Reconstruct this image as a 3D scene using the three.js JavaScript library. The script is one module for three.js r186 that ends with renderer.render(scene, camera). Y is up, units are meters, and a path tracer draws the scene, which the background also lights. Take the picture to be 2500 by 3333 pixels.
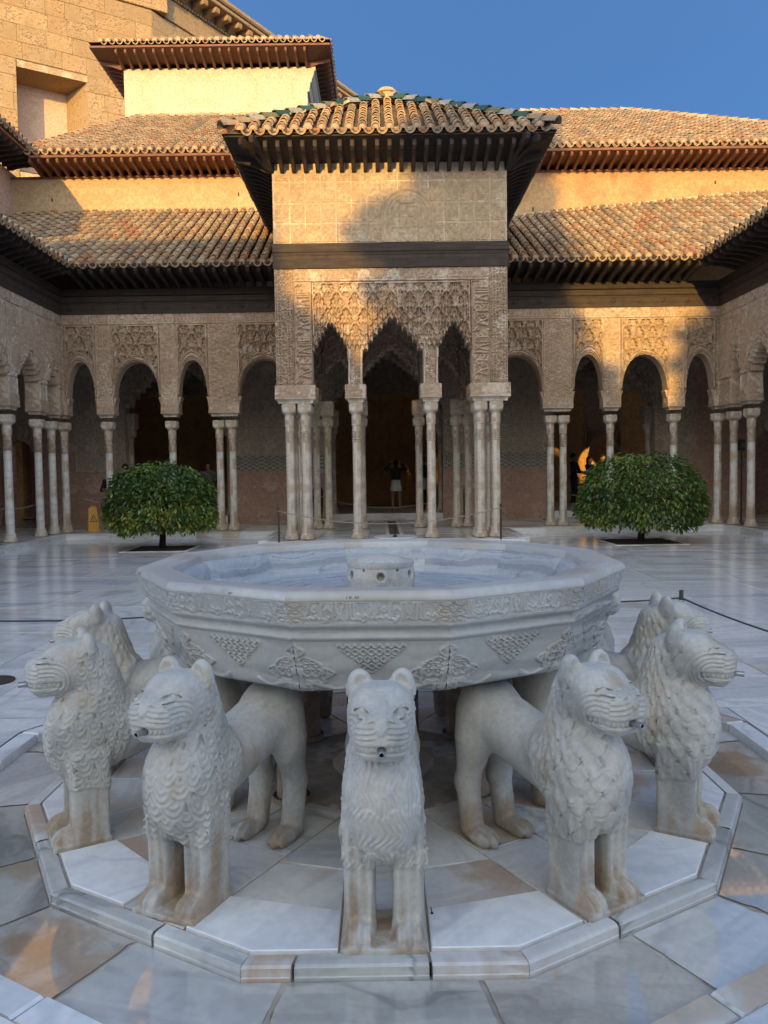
import * as THREE from 'three';
import { FontLoader } from 'three/addons/loaders/FontLoader.js';
import { TextGeometry } from 'three/addons/geometries/TextGeometry.js';

// ---------------------------------------------------------------- camera, sky, sun, exposure
const scene = new THREE.Scene();
const camera = new THREE.PerspectiveCamera(66.57, 0.75, 0.05, 600);
camera.position.set(0, 1.6, 0);
camera.rotation.order = 'YXZ';
camera.rotation.set(-0.0498, -0.0026, -0.0145);
const renderer = new THREE.WebGLRenderer();
renderer.toneMapping = THREE.LinearToneMapping;
renderer.toneMappingExposure = 1.0;
renderer.shadowMap.enabled = true;

const SUN = new THREE.Vector3(-0.14, 0.2, 1).normalize();      // towards the low morning sun, behind the viewer and a little to the left
const sun = new THREE.DirectionalLight(new THREE.Color().setRGB(1.0, 0.61, 0.15), 5.6);
sun.position.set(-0.14 * 60, 0.2 * 60 + 3, 60 - 15);
sun.target.position.set(0, 3, -15);
sun.castShadow = true;
sun.shadow.camera.left = sun.shadow.camera.bottom = -45;
sun.shadow.camera.right = sun.shadow.camera.top = 45;
sun.shadow.camera.far = 160;
sun.shadow.mapSize.set(2048, 2048);
scene.add(sun, sun.target);

{ // clear morning sky: luminance loosely like a clear sky, its sunward glow raised to brighten the shade, blue away from the sun and paler and warmer towards it
  const w = 512, h = 256, a = new Float32Array(w * h * 4), d = new THREE.Vector3();
  for (let j = 0; j < h; j++) for (let i = 0; i < w; i++) {
    const phi = (i + 0.5) / w * 2 * Math.PI - Math.PI, el = ((j + 0.5) / h - 0.5) * Math.PI;
    d.set(Math.cos(phi) * Math.cos(el), Math.sin(el), Math.sin(phi) * Math.cos(el));
    const up = Math.max(d.y, 0.02), g = Math.acos(Math.min(1, Math.max(-1, d.dot(SUN))));
    const f = (1 + 30 * Math.exp(-1.2 * g) + 8 * Math.exp(-4 * g)) / 2.3, z = 1.12 - Math.exp(-0.32 / up);
    const L = f * z, pale = Math.min(1, 2.4 * Math.exp(-1.35 * g) + 0.25 * Math.exp(-up * 9));
    const k = 0.515 * L, o = (j * w + i) * 4;
    a[o] = k * (0.175 * (1 - pale) + 0.95 * pale); a[o + 1] = k * (0.595 * (1 - pale) + 0.96 * pale); a[o + 2] = k * (1.50 * (1 - pale) + 0.92 * pale); a[o + 3] = 1;
  }
  const t = new THREE.DataTexture(a, w, h, THREE.RGBAFormat, THREE.FloatType);
  t.mapping = THREE.EquirectangularReflectionMapping; t.magFilter = t.minFilter = THREE.LinearFilter; t.needsUpdate = true;
  scene.background = t; scene.environment = t;
}

// ---------------------------------------------------------------- helpers
let seed = 7;
const rnd = () => { seed = (seed + 0x6D2B79F5) | 0; let t = Math.imul(seed ^ (seed >>> 15), 1 | seed); t = (t + Math.imul(t ^ (t >>> 7), 61 | t)) ^ t; return ((t ^ (t >>> 14)) >>> 0) / 4294967296; };
const rr = (a, b) => a + (b - a) * rnd();
const clamp = (x, a = 0, b = 1) => x < a ? a : x > b ? b : x;
const mix = (a, b, t) => a + (b - a) * t;
const sst = (a, b, x) => { const t = clamp((x - a) / (b - a)); return t * t * (3 - 2 * t); };
const fract = (x) => x - Math.floor(x);
const hash = (x, y, z) => { let h = Math.imul(x, 374761393) ^ Math.imul(y, 668265263) ^ Math.imul(z, 1274126177); h = Math.imul(h ^ (h >>> 13), 1103515245); h ^= h >>> 16; return (h >>> 0) / 4294967296; };
function noise(x, y, z = 0) {                                    // value noise, -1..1
  const X = Math.floor(x), Y = Math.floor(y), Z = Math.floor(z); let u = x - X, v = y - Y, w = z - Z;
  u = u * u * (3 - 2 * u); v = v * v * (3 - 2 * v); w = w * w * (3 - 2 * w);
  const a = mix(mix(hash(X, Y, Z), hash(X + 1, Y, Z), u), mix(hash(X, Y + 1, Z), hash(X + 1, Y + 1, Z), u), v);
  if (w === 0) return a * 2 - 1;
  const b = mix(mix(hash(X, Y, Z + 1), hash(X + 1, Y, Z + 1), u), mix(hash(X, Y + 1, Z + 1), hash(X + 1, Y + 1, Z + 1), u), v);
  return mix(a, b, w) * 2 - 1;
}
const fbm = (x, y, z = 0, n = 4) => { let s = 0, a = 0.5; for (let i = 0; i < n; i++) { s += a * noise(x, y, z); x = x * 2.03 + 17.1; y = y * 2.03 + 5.3; z = z * 2.03; a *= 0.5; } return s; };

const used = {};
const numbered = (n) => { const k = used[n] = (used[n] ?? -1) + 1; return k ? n + '_' + String(k).padStart(3, '0') : n; };
function tag(o, label, category, group) { o.userData.label = label; if (category) o.userData.category = category; if (group) o.userData.group = group; return o; }
function thing(name, label, category, pos = [0, 0, 0], turn = 0, group) {
  const o = new THREE.Group(); o.name = numbered(name); o.position.set(...pos); o.rotation.y = turn; scene.add(o);
  return tag(o, label, category, group);
}
function mesh(name, geo, mat, parent, label) {
  const m = new THREE.Mesh(geo, mat); m.name = parent ? name : numbered(name); m.castShadow = m.receiveShadow = true;
  if (label) m.userData.label = label;
  (parent || scene).add(m); return m;
}
function struct(name) { const o = new THREE.Group(); o.name = numbered(name); o.userData.kind = 'structure'; scene.add(o); return o; }

class MB {                                                        // collects faces into one geometry
  constructor() { this.p = []; this.i = []; this.u = []; this.c = null; this.k = null; }
  tint(c) { this.c ??= new Array(this.p.length).fill(1); this.k = c; return this; }
  v(x, y, z, u = 0, w = 0) { this.p.push(x, y, z); this.u.push(u, w); if (this.c) this.c.push(...this.k); return this.p.length / 3 - 1; }
  quad(a, b, c, d, us = 1) { // flat face, uv in metres
    const e = Math.hypot(b[0] - a[0], b[1] - a[1], b[2] - a[2]), f = Math.hypot(d[0] - a[0], d[1] - a[1], d[2] - a[2]), o = (this.uo ??= [0, 0]);
    const q = [this.v(...a, o[0], o[1]), this.v(...b, o[0] + e * us, o[1]), this.v(...c, o[0] + e * us, o[1] + f * us), this.v(...d, o[0], o[1] + f * us)];
    this.i.push(q[0], q[1], q[2], q[0], q[2], q[3]); return this;
  }
  poly(pts, y, up = true) { // horizontal convex polygon [x,z]
    const k = pts.map((p) => this.v(p[0], y, p[1], p[0], p[1]));
    for (let i = 1; i < k.length - 1; i++) up ? this.i.push(k[0], k[i], k[i + 1]) : this.i.push(k[0], k[i + 1], k[i]); return this;
  }
  slab(pts, y0, y1, ch = 0.004) { // prism over a convex polygon [x,z], counter-clockwise seen from above, with a chamfered top edge
    const n = pts.length, cx = pts.reduce((s, p) => s + p[0], 0) / n, cz = pts.reduce((s, p) => s + p[1], 0) / n;
    const inn = pts.map((p) => { const l = Math.hypot(p[0] - cx, p[1] - cz); return [p[0] - (p[0] - cx) / l * ch * 1.4, p[1] - (p[1] - cz) / l * ch * 1.4]; });
    this.poly(inn, y1);
    for (let i = 0; i < n; i++) {
      const a = pts[i], b = pts[(i + 1) % n], c = inn[i], d = inn[(i + 1) % n];
      this.quad([a[0], y1 - ch, a[1]], [b[0], y1 - ch, b[1]], [d[0], y1, d[1]], [c[0], y1, c[1]]);
      this.quad([a[0], y0, a[1]], [b[0], y0, b[1]], [b[0], y1 - ch, b[1]], [a[0], y1 - ch, a[1]]);
    }
    return this;
  }
  box(x0, x1, y0, y1, z0, z1, b = 0) {
    if (b) { // chamfered: cut corners along all edges
      const P = (x, y, z) => [x, y, z], X = [x0, x1], Y = [y0, y1], Z = [z0, z1], s = [1, -1];
      for (const k of [0, 1]) {
        const fx = X[k], fy = Y[k], fz = Z[k];
        const F = (q) => k ? this.quad(...q) : this.quad(q[3], q[2], q[1], q[0]);
        F([P(fx, y0 + b, z1 - b), P(fx, y0 + b, z0 + b), P(fx, y1 - b, z0 + b), P(fx, y1 - b, z1 - b)]);
        F([P(x0 + b, fy, z1 - b), P(x1 - b, fy, z1 - b), P(x1 - b, fy, z0 + b), P(x0 + b, fy, z0 + b)]);
        F([P(x0 + b, y0 + b, fz), P(x1 - b, y0 + b, fz), P(x1 - b, y1 - b, fz), P(x0 + b, y1 - b, fz)]);
      }
      for (const i of [0, 1]) for (const j of [0, 1]) {
        const f = (i ^ j), Q = (q) => f ? this.quad(q[3], q[2], q[1], q[0]) : this.quad(...q);
        Q([P(X[i], Y[j] + s[j] * b, z0 + b), P(X[i], Y[j] + s[j] * b, z1 - b), P(X[i] + s[i] * b, Y[j], z1 - b), P(X[i] + s[i] * b, Y[j], z0 + b)].reverse());
        Q([P(x0 + b, Y[i], Z[j] + s[j] * b), P(x1 - b, Y[i], Z[j] + s[j] * b), P(x1 - b, Y[i] + s[i] * b, Z[j]), P(x0 + b, Y[i] + s[i] * b, Z[j])].reverse());
        Q([P(X[i], y0 + b, Z[j] + s[j] * b), P(X[i], y1 - b, Z[j] + s[j] * b), P(X[i] + s[i] * b, y1 - b, Z[j]), P(X[i] + s[i] * b, y0 + b, Z[j])].reverse());
      }
      return this;
    }
    this.quad([x0, y0, z1], [x1, y0, z1], [x1, y1, z1], [x0, y1, z1]); this.quad([x1, y0, z0], [x0, y0, z0], [x0, y1, z0], [x1, y1, z0]);
    this.quad([x1, y0, z1], [x1, y0, z0], [x1, y1, z0], [x1, y1, z1]); this.quad([x0, y0, z0], [x0, y0, z1], [x0, y1, z1], [x0, y1, z0]);
    this.quad([x0, y1, z1], [x1, y1, z1], [x1, y1, z0], [x0, y1, z0]); this.quad([x0, y0, z0], [x1, y0, z0], [x1, y0, z1], [x0, y0, z1]); return this;
  }
  grid(nu, nv, fn, flip = false) { // smooth patch; fn(i, j) -> [x, y, z, u, v]
    const b = this.p.length / 3;
    for (let j = 0; j <= nv; j++) for (let i = 0; i <= nu; i++) this.v(...fn(i, j));
    for (let j = 0; j < nv; j++) for (let i = 0; i < nu; i++) {
      const a = b + j * (nu + 1) + i, c = a + nu + 1;
      flip ? this.i.push(a, c + 1, a + 1, a, c, c + 1) : this.i.push(a, a + 1, c + 1, a, c + 1, c);
    }
    return this;
  }
  lathe(prof, n = 20, cx = 0, cz = 0, y = 0) { // prof [[r, y], ...] from below; a null entry starts a new smooth section
    let run = [];
    const go = () => { if (run.length > 1) { const q = run; this.grid(n, q.length - 1, (i, j) => { const a = i / n * 2 * Math.PI, r = q[j][0]; return [cx + r * Math.sin(a), y + q[j][1], cz + r * Math.cos(a), i / n * 0.6, q[j][1]]; }); } run = []; };
    for (const p of prof) p ? run.push(p) : (go(), 0);
    go(); return this;
  }
  tube(pts, r, n = 6) {
    const R = typeof r === 'function' ? r : () => r, V = pts.map((p) => new THREE.Vector3(...p)), m = V.length - 1;
    this.grid(n, m, (i, j) => {
      const t = V[Math.min(j + 1, m)].clone().sub(V[Math.max(j - 1, 0)]).normalize(), u = Math.abs(t.y) < 0.9 ? new THREE.Vector3(0, 1, 0) : new THREE.Vector3(1, 0, 0);
      const s = u.cross(t).normalize(), w = t.clone().cross(s), a = i / n * 2 * Math.PI, q = R(j / m);
      return [V[j].x + (s.x * Math.cos(a) + w.x * Math.sin(a)) * q, V[j].y + (s.y * Math.cos(a) + w.y * Math.sin(a)) * q, V[j].z + (s.z * Math.cos(a) + w.z * Math.sin(a)) * q, i / n * 0.1, j * 0.05];
    });
    return this;
  }
  ext(prof, x0, x1) { // profile [[z, y], ...] counter-clockwise seen from +x, extruded along x; convex or nearly so
    const n = prof.length, sh = THREE.ShapeUtils.triangulateShape(prof.map((p) => new THREE.Vector2(p[0], p[1])), []);
    for (let i = 0; i < n; i++) { const a = prof[i], b = prof[(i + 1) % n]; this.quad([x0, a[1], a[0]], [x0, b[1], b[0]], [x1, b[1], b[0]], [x1, a[1], a[0]]); }
    for (const [x, s] of [[x0, 0], [x1, 1]]) { const k = prof.map((p) => this.v(x, p[1], p[0], p[0], p[1])); for (const t of sh) s ? this.i.push(k[t[0]], k[t[2]], k[t[1]]) : this.i.push(k[t[0]], k[t[1]], k[t[2]]); }
    return this;
  }
  geo() {
    const g = new THREE.BufferGeometry();
    g.setAttribute('position', new THREE.Float32BufferAttribute(this.p, 3)); g.setAttribute('uv', new THREE.Float32BufferAttribute(this.u, 2));
    if (this.c) g.setAttribute('color', new THREE.Float32BufferAttribute(this.c, 3));
    g.setIndex(this.p.length / 3 > 65535 ? new THREE.Uint32BufferAttribute(this.i, 1) : new THREE.Uint16BufferAttribute(this.i, 1));
    g.computeVertexNormals(); return g;
  }
}
const stuff = (m) => { m.userData.kind = 'stuff'; return m; };

// ---------------------------------------------------------------- textures and materials
const l2s = (x) => { x = clamp(x); return 255 * (x <= 0.0031308 ? 12.92 * x : 1.055 * x ** (1 / 2.4) - 0.055); };
function tex(n, fn, metres, data = false) { // fn(u, v in 0..1) -> [r, g, b] linear, or a number
  const a = new Uint8Array(n * n * 4);
  for (let j = 0; j < n; j++) for (let i = 0; i < n; i++) { const c = fn((i + 0.5) / n, (j + 0.5) / n), o = (j * n + i) * 4; for (let k = 0; k < 3; k++) a[o + k] = data ? 255 * clamp(c.length ? c[k] : c) : l2s(c[k]); a[o + 3] = 255; }
  const t = new THREE.DataTexture(a, n, n); t.wrapS = t.wrapT = THREE.MirroredRepeatWrapping; t.magFilter = THREE.LinearFilter; t.minFilter = THREE.LinearMipmapLinearFilter; t.generateMipmaps = true;
  t.repeat.set(1 / metres, 1 / metres); if (!data) t.colorSpace = THREE.SRGBColorSpace; t.needsUpdate = true; return t;
}
const M3 = (a, b, t) => [mix(a[0], b[0], t), mix(a[1], b[1], t), mix(a[2], b[2], t)];
const std = (o) => new THREE.MeshStandardMaterial(o), phy = (o) => new THREE.MeshPhysicalMaterial(o);
const stuccoTex = (a, b, c) => tex(384, (u, v) => { const n = fbm(u * 5, v * 5, 3, 5), f = fbm(u * 60, v * 60, 1, 3); let q = M3(a, b, clamp(0.5 + n * 1.1)); q = M3(q, c, sst(0.12, 0.3, fbm(u * 9, v * 7, 9, 4) + f * 0.25)); return q.map((x) => x * (1 + f * 0.35)); }, 3);
const marble = (base, vein, warm, o = {}) => tex(512, (u, v) => {
  const wx = u + 0.12 * fbm(u * 3, v * 3, 1, 3), wy = v + 0.06 * fbm(u * 4, v * 4, 5, 3);
  const s = fbm(wx * (o.fx ?? 2), wy * (o.fy ?? 14), 2, 5), s2 = fbm(wx * 5, wy * 40, 7, 4), st = fbm(u * 7 + 3, v * 5, 11, 5), f = fbm(u * 90, v * 90, 3, 2);
  let q = M3(base, vein, clamp((sst(-0.05, 0.34, s) * 0.75 + sst(0.05, 0.0, Math.abs(fbm(wx * 3.1, wy * (o.fy ?? 14) * 0.5, 21, 5))) * 0.75) * (o.v ?? 0.8) + sst(0.02, 0.3, s2) * 0.35));
  q = M3(q, warm, sst(o.w0 ?? 0.1, (o.w0 ?? 0.1) + 0.32, st + f * 0.12) * (o.w ?? 0.8));
  return q.map((x) => x * (1 + f * 0.12));
}, o.m ?? 1.6);
const wood = (a, b) => tex(512, (u, v) => { const g = fbm(u * 3, v * 60, 2, 4), n = fbm(u * 9, v * 9, 6, 3); return M3(a, b, clamp(0.5 + g + n * 0.5)); }, 1.2);
const MAT = {
  stucco: std({ map: stuccoTex([0.38, 0.27, 0.185], [0.47, 0.345, 0.245], [0.54, 0.43, 0.33]), roughness: 0.95 }),
  stuccoWing: std({ map: stuccoTex([0.42, 0.30, 0.205], [0.47, 0.345, 0.245], [0.51, 0.40, 0.30]), roughness: 0.95 }),
  stuccoBlock: std({ map: stuccoTex([0.42, 0.30, 0.185], [0.46, 0.33, 0.21], [0.49, 0.37, 0.25]), roughness: 0.95 }),
  stuccoInner: std({ map: stuccoTex([0.40, 0.32, 0.25], [0.45, 0.365, 0.285], [0.50, 0.42, 0.34]), roughness: 0.95 }),
  groutLine: std({ map: stuccoTex([0.44, 0.33, 0.21], [0.52, 0.40, 0.27], [0.58, 0.47, 0.33]), roughness: 1 }),
  colMarble: std({ map: marble([0.66, 0.63, 0.57], [0.42, 0.38, 0.33], [0.42, 0.28, 0.17], { fx: 9, fy: 1.6, v: 0.8, w: 0.8, w0: 0.06, m: 1.7 }), roughness: 0.45 }),
  colStone: std({ map: marble([0.62, 0.55, 0.46], [0.42, 0.36, 0.29], [0.40, 0.29, 0.19], { fx: 6, fy: 3, v: 0.8, m: 1.1 }), roughness: 0.7 }),
  colRing: std({ map: stuccoTex([0.36, 0.26, 0.18], [0.42, 0.32, 0.24], [0.5, 0.42, 0.34]), roughness: 0.7 }),
  cream: std({ map: stuccoTex([0.48, 0.34, 0.195], [0.50, 0.36, 0.21], [0.465, 0.325, 0.185]), roughness: 0.95 }),
  creamUpper: std({ map: stuccoTex([0.50, 0.43, 0.30], [0.52, 0.45, 0.315], [0.50, 0.42, 0.28]), roughness: 0.95 }),
  ochre: std({ map: stuccoTex([0.46, 0.28, 0.13], [0.49, 0.305, 0.15], [0.42, 0.235, 0.115]), roughness: 0.95 }),
  rose: std({ map: stuccoTex([0.55, 0.38, 0.27], [0.58, 0.41, 0.295], [0.52, 0.36, 0.25]), roughness: 0.95 }),
  dado: std({ map: stuccoTex([0.42, 0.265, 0.20], [0.46, 0.295, 0.225], [0.50, 0.36, 0.285]), roughness: 0.9 }),
  hall: std({ map: stuccoTex([0.58, 0.32, 0.13], [0.62, 0.35, 0.15], [0.54, 0.29, 0.12]), roughness: 0.9 }),
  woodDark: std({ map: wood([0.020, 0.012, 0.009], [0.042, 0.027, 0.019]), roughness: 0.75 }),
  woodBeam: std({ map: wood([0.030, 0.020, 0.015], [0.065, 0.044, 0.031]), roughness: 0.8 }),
  woodRed: std({ map: wood([0.14, 0.058, 0.032], [0.23, 0.105, 0.06]), roughness: 0.8 }),
  slate: std({ map: stuccoTex([0.08, 0.06, 0.05], [0.11, 0.08, 0.06], [0.14, 0.11, 0.08]), roughness: 1 }),
  metal: std({ color: new THREE.Color().setRGB(0.10, 0.09, 0.085), metalness: 0.7, roughness: 0.45 }),
  steel: std({ color: new THREE.Color().setRGB(0.42, 0.42, 0.43), metalness: 1, roughness: 0.3 }),
  black: std({ color: new THREE.Color().setRGB(0.015, 0.014, 0.014), roughness: 0.6 }),
  rope: std({ color: new THREE.Color().setRGB(0.30, 0.27, 0.23), roughness: 0.9 }),
  cord: std({ color: new THREE.Color().setRGB(0.05, 0.055, 0.065), roughness: 0.6 }),
};
// ---------------------------------------------------------------- carved relief (heights 0..1 over metres)
const ataur = (x, y, s = 0.16, k = 0) => { // mirrored vine scrolls
  const c = Math.floor(x / s), r = Math.floor(y / s), u = Math.abs(fract(x / s) - 0.5) * 2, v = Math.abs(fract(y / s) - 0.5) * 2;
  const n = noise(u * 1.5 + 7.3 + k, v * 1.5 + 3.1, k + ((c + r) & 1) * 2.5) + 0.5 * noise(u * 3.1 + k, v * 3.1 + 9, 4.5);
  return sst(-0.25, 0.35, Math.sin(n * 9.5)) * (0.75 + 0.25 * noise(u * 9, v * 9, 1.5));
};
const sebka = (x, y, w = 0.39, h = 0.32) => { // staggered rows of lobed arches in raised bands, each with a rosette and leaves over a deep ground
  const best = 0.66 + 0.2 * sst(0.3, 0.6, ataur(x, y, w * 0.35, 12));
  for (let q = 0; q < 2; q++) {
    const r = Math.floor(y / h) - q, u = x / w + (r & 1) * 0.5, a = Math.abs(u - Math.round(u)), b = (y - r * h) / w, H = h / w, t = b / (1.42 * H);
    if (t < 0.02 || t > 1) continue;
    const hw = 0.43 * Math.pow(Math.sin(Math.PI * Math.pow(t, 0.8)), 0.7) * (0.93 + 0.09 * Math.cos(t * 31)), d = (a - hw) * 0.85;
    if (d < -0.075) { const ro = Math.hypot(a, b - 0.50 * H); if (ro < 0.13) return 0.95 - 0.35 * Math.abs(Math.sin(Math.atan2(b - 0.5 * H, a) * 3)); const vine = Math.abs(a - 0.07 - 0.34 * Math.abs(b - 0.86 * H)), st = a < 0.028 ? 1 : 0, fan = Math.abs(a - 0.16 + 0.2 * (b - 0.25)); return st || vine < 0.026 || (fan < 0.03 && b < 0.62 * H) ? 0.72 : 0; }
    if (d < 0.0) return d > -0.048 && d < -0.026 ? 0.8 : 1.08;
  }
  return best;
};
// a knotted Kufic-like band motif: tall stems, crossing lam-alifs and looped letters over a sweeping baseline
const STROKES = [[[0.1, 0.3], [0.2, 0.42], [0.28, 0.3], [0.2, 0.2], [0.1, 0.1]], [[0.42, 0.9], [0.5, 0.5], [0.66, 0.22], [0.8, 0.3]], [[0.78, 0.9], [0.7, 0.5], [0.5, 0.22]], [[0.8, 0.3], [1.0, 0.24], [1.08, 0.4], [1.16, 0.24], [1.3, 0.22]],
  [[1.3, 0.92], [1.3, 0.22], [1.5, 0.18], [1.62, 0.3]], [[1.62, 0.3], [1.55, 0.12], [1.4, 0.08]], [[1.78, 0.92], [1.78, 0.2]], [[1.92, 0.92], [2.0, 0.5], [2.16, 0.22]], [[2.26, 0.92], [2.18, 0.5], [2.0, 0.22]], [[2.42, 0.92], [2.42, 0.2]],
  [[2.56, 0.92], [2.56, 0.22], [2.7, 0.2], [2.7, 0.9]], [[2.7, 0.22], [2.86, 0.2], [2.95, 0.36], [2.84, 0.46], [2.78, 0.32], [2.9, 0.2], [3.0, 0.2]], [[0.9, 0.62], [1.0, 0.78], [1.1, 0.62], [1.0, 0.52], [0.9, 0.62]], [[1.42, 0.6], [1.55, 0.76], [1.66, 0.6]]];
const SCRIPT = (() => {
  const W = 240, H = 80, a = new Float32Array(W * H);
  for (let j = 0; j < H; j++) for (let i = 0; i < W; i++) {
    const x = i / W * 3, y = j / H; let d = 9;
    for (const s of STROKES) for (let k = 0; k + 1 < s.length; k++) { const [ax, ay] = s[k], [bx, by] = s[k + 1], t = clamp(((x - ax) * (bx - ax) + (y - ay) * (by - ay)) / ((bx - ax) ** 2 + (by - ay) ** 2)); d = Math.min(d, Math.hypot(x - ax - (bx - ax) * t, y - ay - (by - ay) * t)); }
    a[j * W + i] = Math.max(sst(0.062, 0.035, d), sst(0.035, 0.02, Math.min(y, 1 - y)));
  }
  return (x, y) => a[Math.min(H - 1, Math.max(0, Math.floor(y * H))) * W + Math.min(W - 1, Math.floor(fract(x / 3) * W))];
})();
const script = (x, y, H) => Math.max(SCRIPT(x / H, y / H), 0.4 * ataur(x, y, H * 0.42, 2));

// ---------------------------------------------------------------- carved wall panels, in a wall's own axes (x along, y up, z out)
function panel(parent, name, mat, x0, x1, low, top, rel, depth, step, z = 0, th = 0) {
  const mb = new MB(), L = typeof low === 'function' ? low : () => low, nx = Math.max(1, Math.ceil((x1 - x0) / step));
  let m = 1e9; for (let i = 0; i <= nx; i++) m = Math.min(m, L(mix(x0, x1, i / nx)));
  const ny = Math.max(1, Math.ceil((top - m) / step)), X = [], Y = [];
  for (let i = 0; i <= nx; i++) { X.push(mix(x0, x1, i / nx)); Y.push(L(X[i])); }
  mb.grid(nx, ny, (i, j) => { const y = mix(Y[i], top, j / ny), e = (i === 0 || i === nx || j === ny || j === 0) ? 0 : 1; return [X[i], y, z + (rel ? depth * rel(X[i], y) * e : 0), X[i], y]; });
  if (th) {
    for (let i = 0; i < nx; i++) mb.quad([X[i], Y[i], z], [X[i], Y[i], z - th], [X[i + 1], Y[i + 1], z - th], [X[i + 1], Y[i + 1], z]);
    mb.quad([x0, Y[0], z - th], [x0, Y[0], z], [x0, top, z], [x0, top, z - th]); mb.quad([x1, Y[nx], z], [x1, Y[nx], z - th], [x1, top, z - th], [x1, top, z]);
    mb.grid(nx, 1, (i, j) => [X[i], j ? top : Y[i], z - th, X[i], j ? top : Y[i]], true);
  }
  return mesh(name, mb.geo(), mat, parent);
}
const roundArch = (cx, hw, spring, apex) => (x) => { const t = Math.abs(x - cx) / hw; return t >= 1 ? spring : spring + (apex - spring) * Math.pow(1 - Math.pow(t, 2.15), 0.5) - 0.014 * Math.abs(Math.sin(Math.asin(Math.min(1, t)) * 14)); };
const archDist = (cx, hw, spring, apex) => (x, y) => y > spring ? (Math.hypot((x - cx) / hw, (y - spring) / (apex - spring)) - 1) * hw : Math.abs(x - cx) - hw;
const stepArch = (cx, hw, spring, apex, n) => (x) => { // muqarnas edge: stepped ogive with a small lobe on each step
  const t = Math.abs(x - cx) / hw; if (t >= 1) return spring;
  const k = Math.floor((1 - t) * n), f = fract((1 - t) * n), lv = Math.pow((k + 0.35) / n, 0.72);
  return spring + (apex - spring) * lv + (apex - spring) / n * 0.55 * Math.sqrt(Math.max(0, 1 - (2 * f - 1) ** 2)) - 0.03;
};
const stepRelief = (low, base, w) => (x, y) => { // rows of little niches hanging above a muqarnas edge
  const d = y - low(x); if (d > w) return base(x, y);
  const r = Math.floor(d / 0.115), f = fract(d / 0.115), u = fract(x / 0.105 + (r & 1) * 0.5) - 0.5;
  const nic = Math.abs(u) < 0.40 * Math.sqrt(Math.max(0, 1 - f * f)) + 0.03 ? 0.25 : 1.0;
  return nic * (1.35 - 0.3 * r);
};
const zigzag = (d, s) => d < 0.018 ? 0.6 : d < 0.03 ? 1.15 : d < 0.075 ? 0.55 + 0.5 * sst(-0.2, 0.2, Math.sin(s * 46) * 0.6 + Math.cos((d - 0.052) * 130)) : d < 0.09 ? 1.1 : -1;

// ---------------------------------------------------------------- columns
const colGeo = {};
function column(parent, x, z, y0 = 0.19, h = 2.81, tone = 'colMarble', seedTurn = 0) {
  const k = h.toFixed(2); let g = colGeo[k];
  if (!g) {
    const s = h / 2.81, Y = (v) => v * s;
    const base = new MB().lathe([[0.0, 0], [0.165, 0], [0.165, Y(0.03)], null, [0.16, Y(0.03)], [0.15, Y(0.06)], [0.122, Y(0.13)], [0.115, Y(0.16)], [0.124, Y(0.175)], [0.122, Y(0.195)], [0.106, Y(0.2)]], 22).geo();
    const shaft = new MB().lathe([[0.097, Y(0.2)], [0.096, Y(0.33)], null, [0.103, Y(0.33)], [0.103, Y(0.355)], null, [0.095, Y(0.355)], [0.091, Y(1.2)], [0.088, Y(2.02)]], 22).geo();
    const rp = []; for (const [a, b] of [[2.02, 2.045], [2.065, 2.09], [2.11, 2.13], [2.15, 2.175], [2.195, 2.215], [2.235, 2.26], [2.35, 2.385]]) rp.push([0.088, Y(a)], [0.104, Y(a + 0.006)], [0.104, Y(b - 0.006)], [0.088, Y(b)], null, [0.087, Y(b)], [0.087, Y(b + 0.02)], null);
    rp.push([0.0875, Y(2.26)], [0.0875, Y(2.35)]);
    const ring = new MB().lathe(rp, 22).geo();
    const neck = new MB().grid(64, 6, (i, j) => { const a = i / 64 * 2 * Math.PI, r = 0.094 + 0.007 * Math.abs(Math.sin(a * 9)) * (j > 0 && j < 6); return [r * Math.sin(a), Y(mix(2.38, 2.58, j / 6)), r * Math.cos(a), i / 100, j / 30]; }).geo();
    const cap = new MB(); // rounded square block carved with leaves
    cap.grid(96, 14, (i, j) => { const a = i / 96 * 2 * Math.PI, t = j / 14, e = mix(2, 7, sst(0, 0.45, t)), R = mix(0.10, 0.148, sst(0, 0.35, t)), c = Math.abs(Math.cos(a)), s2 = Math.abs(Math.sin(a));
      const r = R / Math.pow(c ** e + s2 ** e, 1 / e) + 0.014 * (ataur(((a / Math.PI * 2 + 0.5) % 1) * 0.3, t * 0.2, 0.1, 5) - 0.3) * (j > 0 && j < 14 ? 1 : 0); return [r * Math.sin(a), Y(2.575 + 0.235 * t), r * Math.cos(a), i / 96 * 0.9, t * 0.24]; });
    g = colGeo[k] = { base, shaft, ring, neck, cap: cap.geo() };
  }
  const c = new THREE.Group(); c.name = 'column'; c.position.set(x, y0, z); c.rotation.y = seedTurn; parent.add(c);
  mesh('base', g.base, MAT.colStone, c); mesh('shaft', g.shaft, MAT[tone], c); mesh('ring', g.ring, tone === 'colMarble' ? MAT.colRing : MAT.colStone, c);
  mesh('neck', g.neck, MAT.colStone, c); mesh('capital', g.cap, MAT.colStone, c);
  return c;
}
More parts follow.
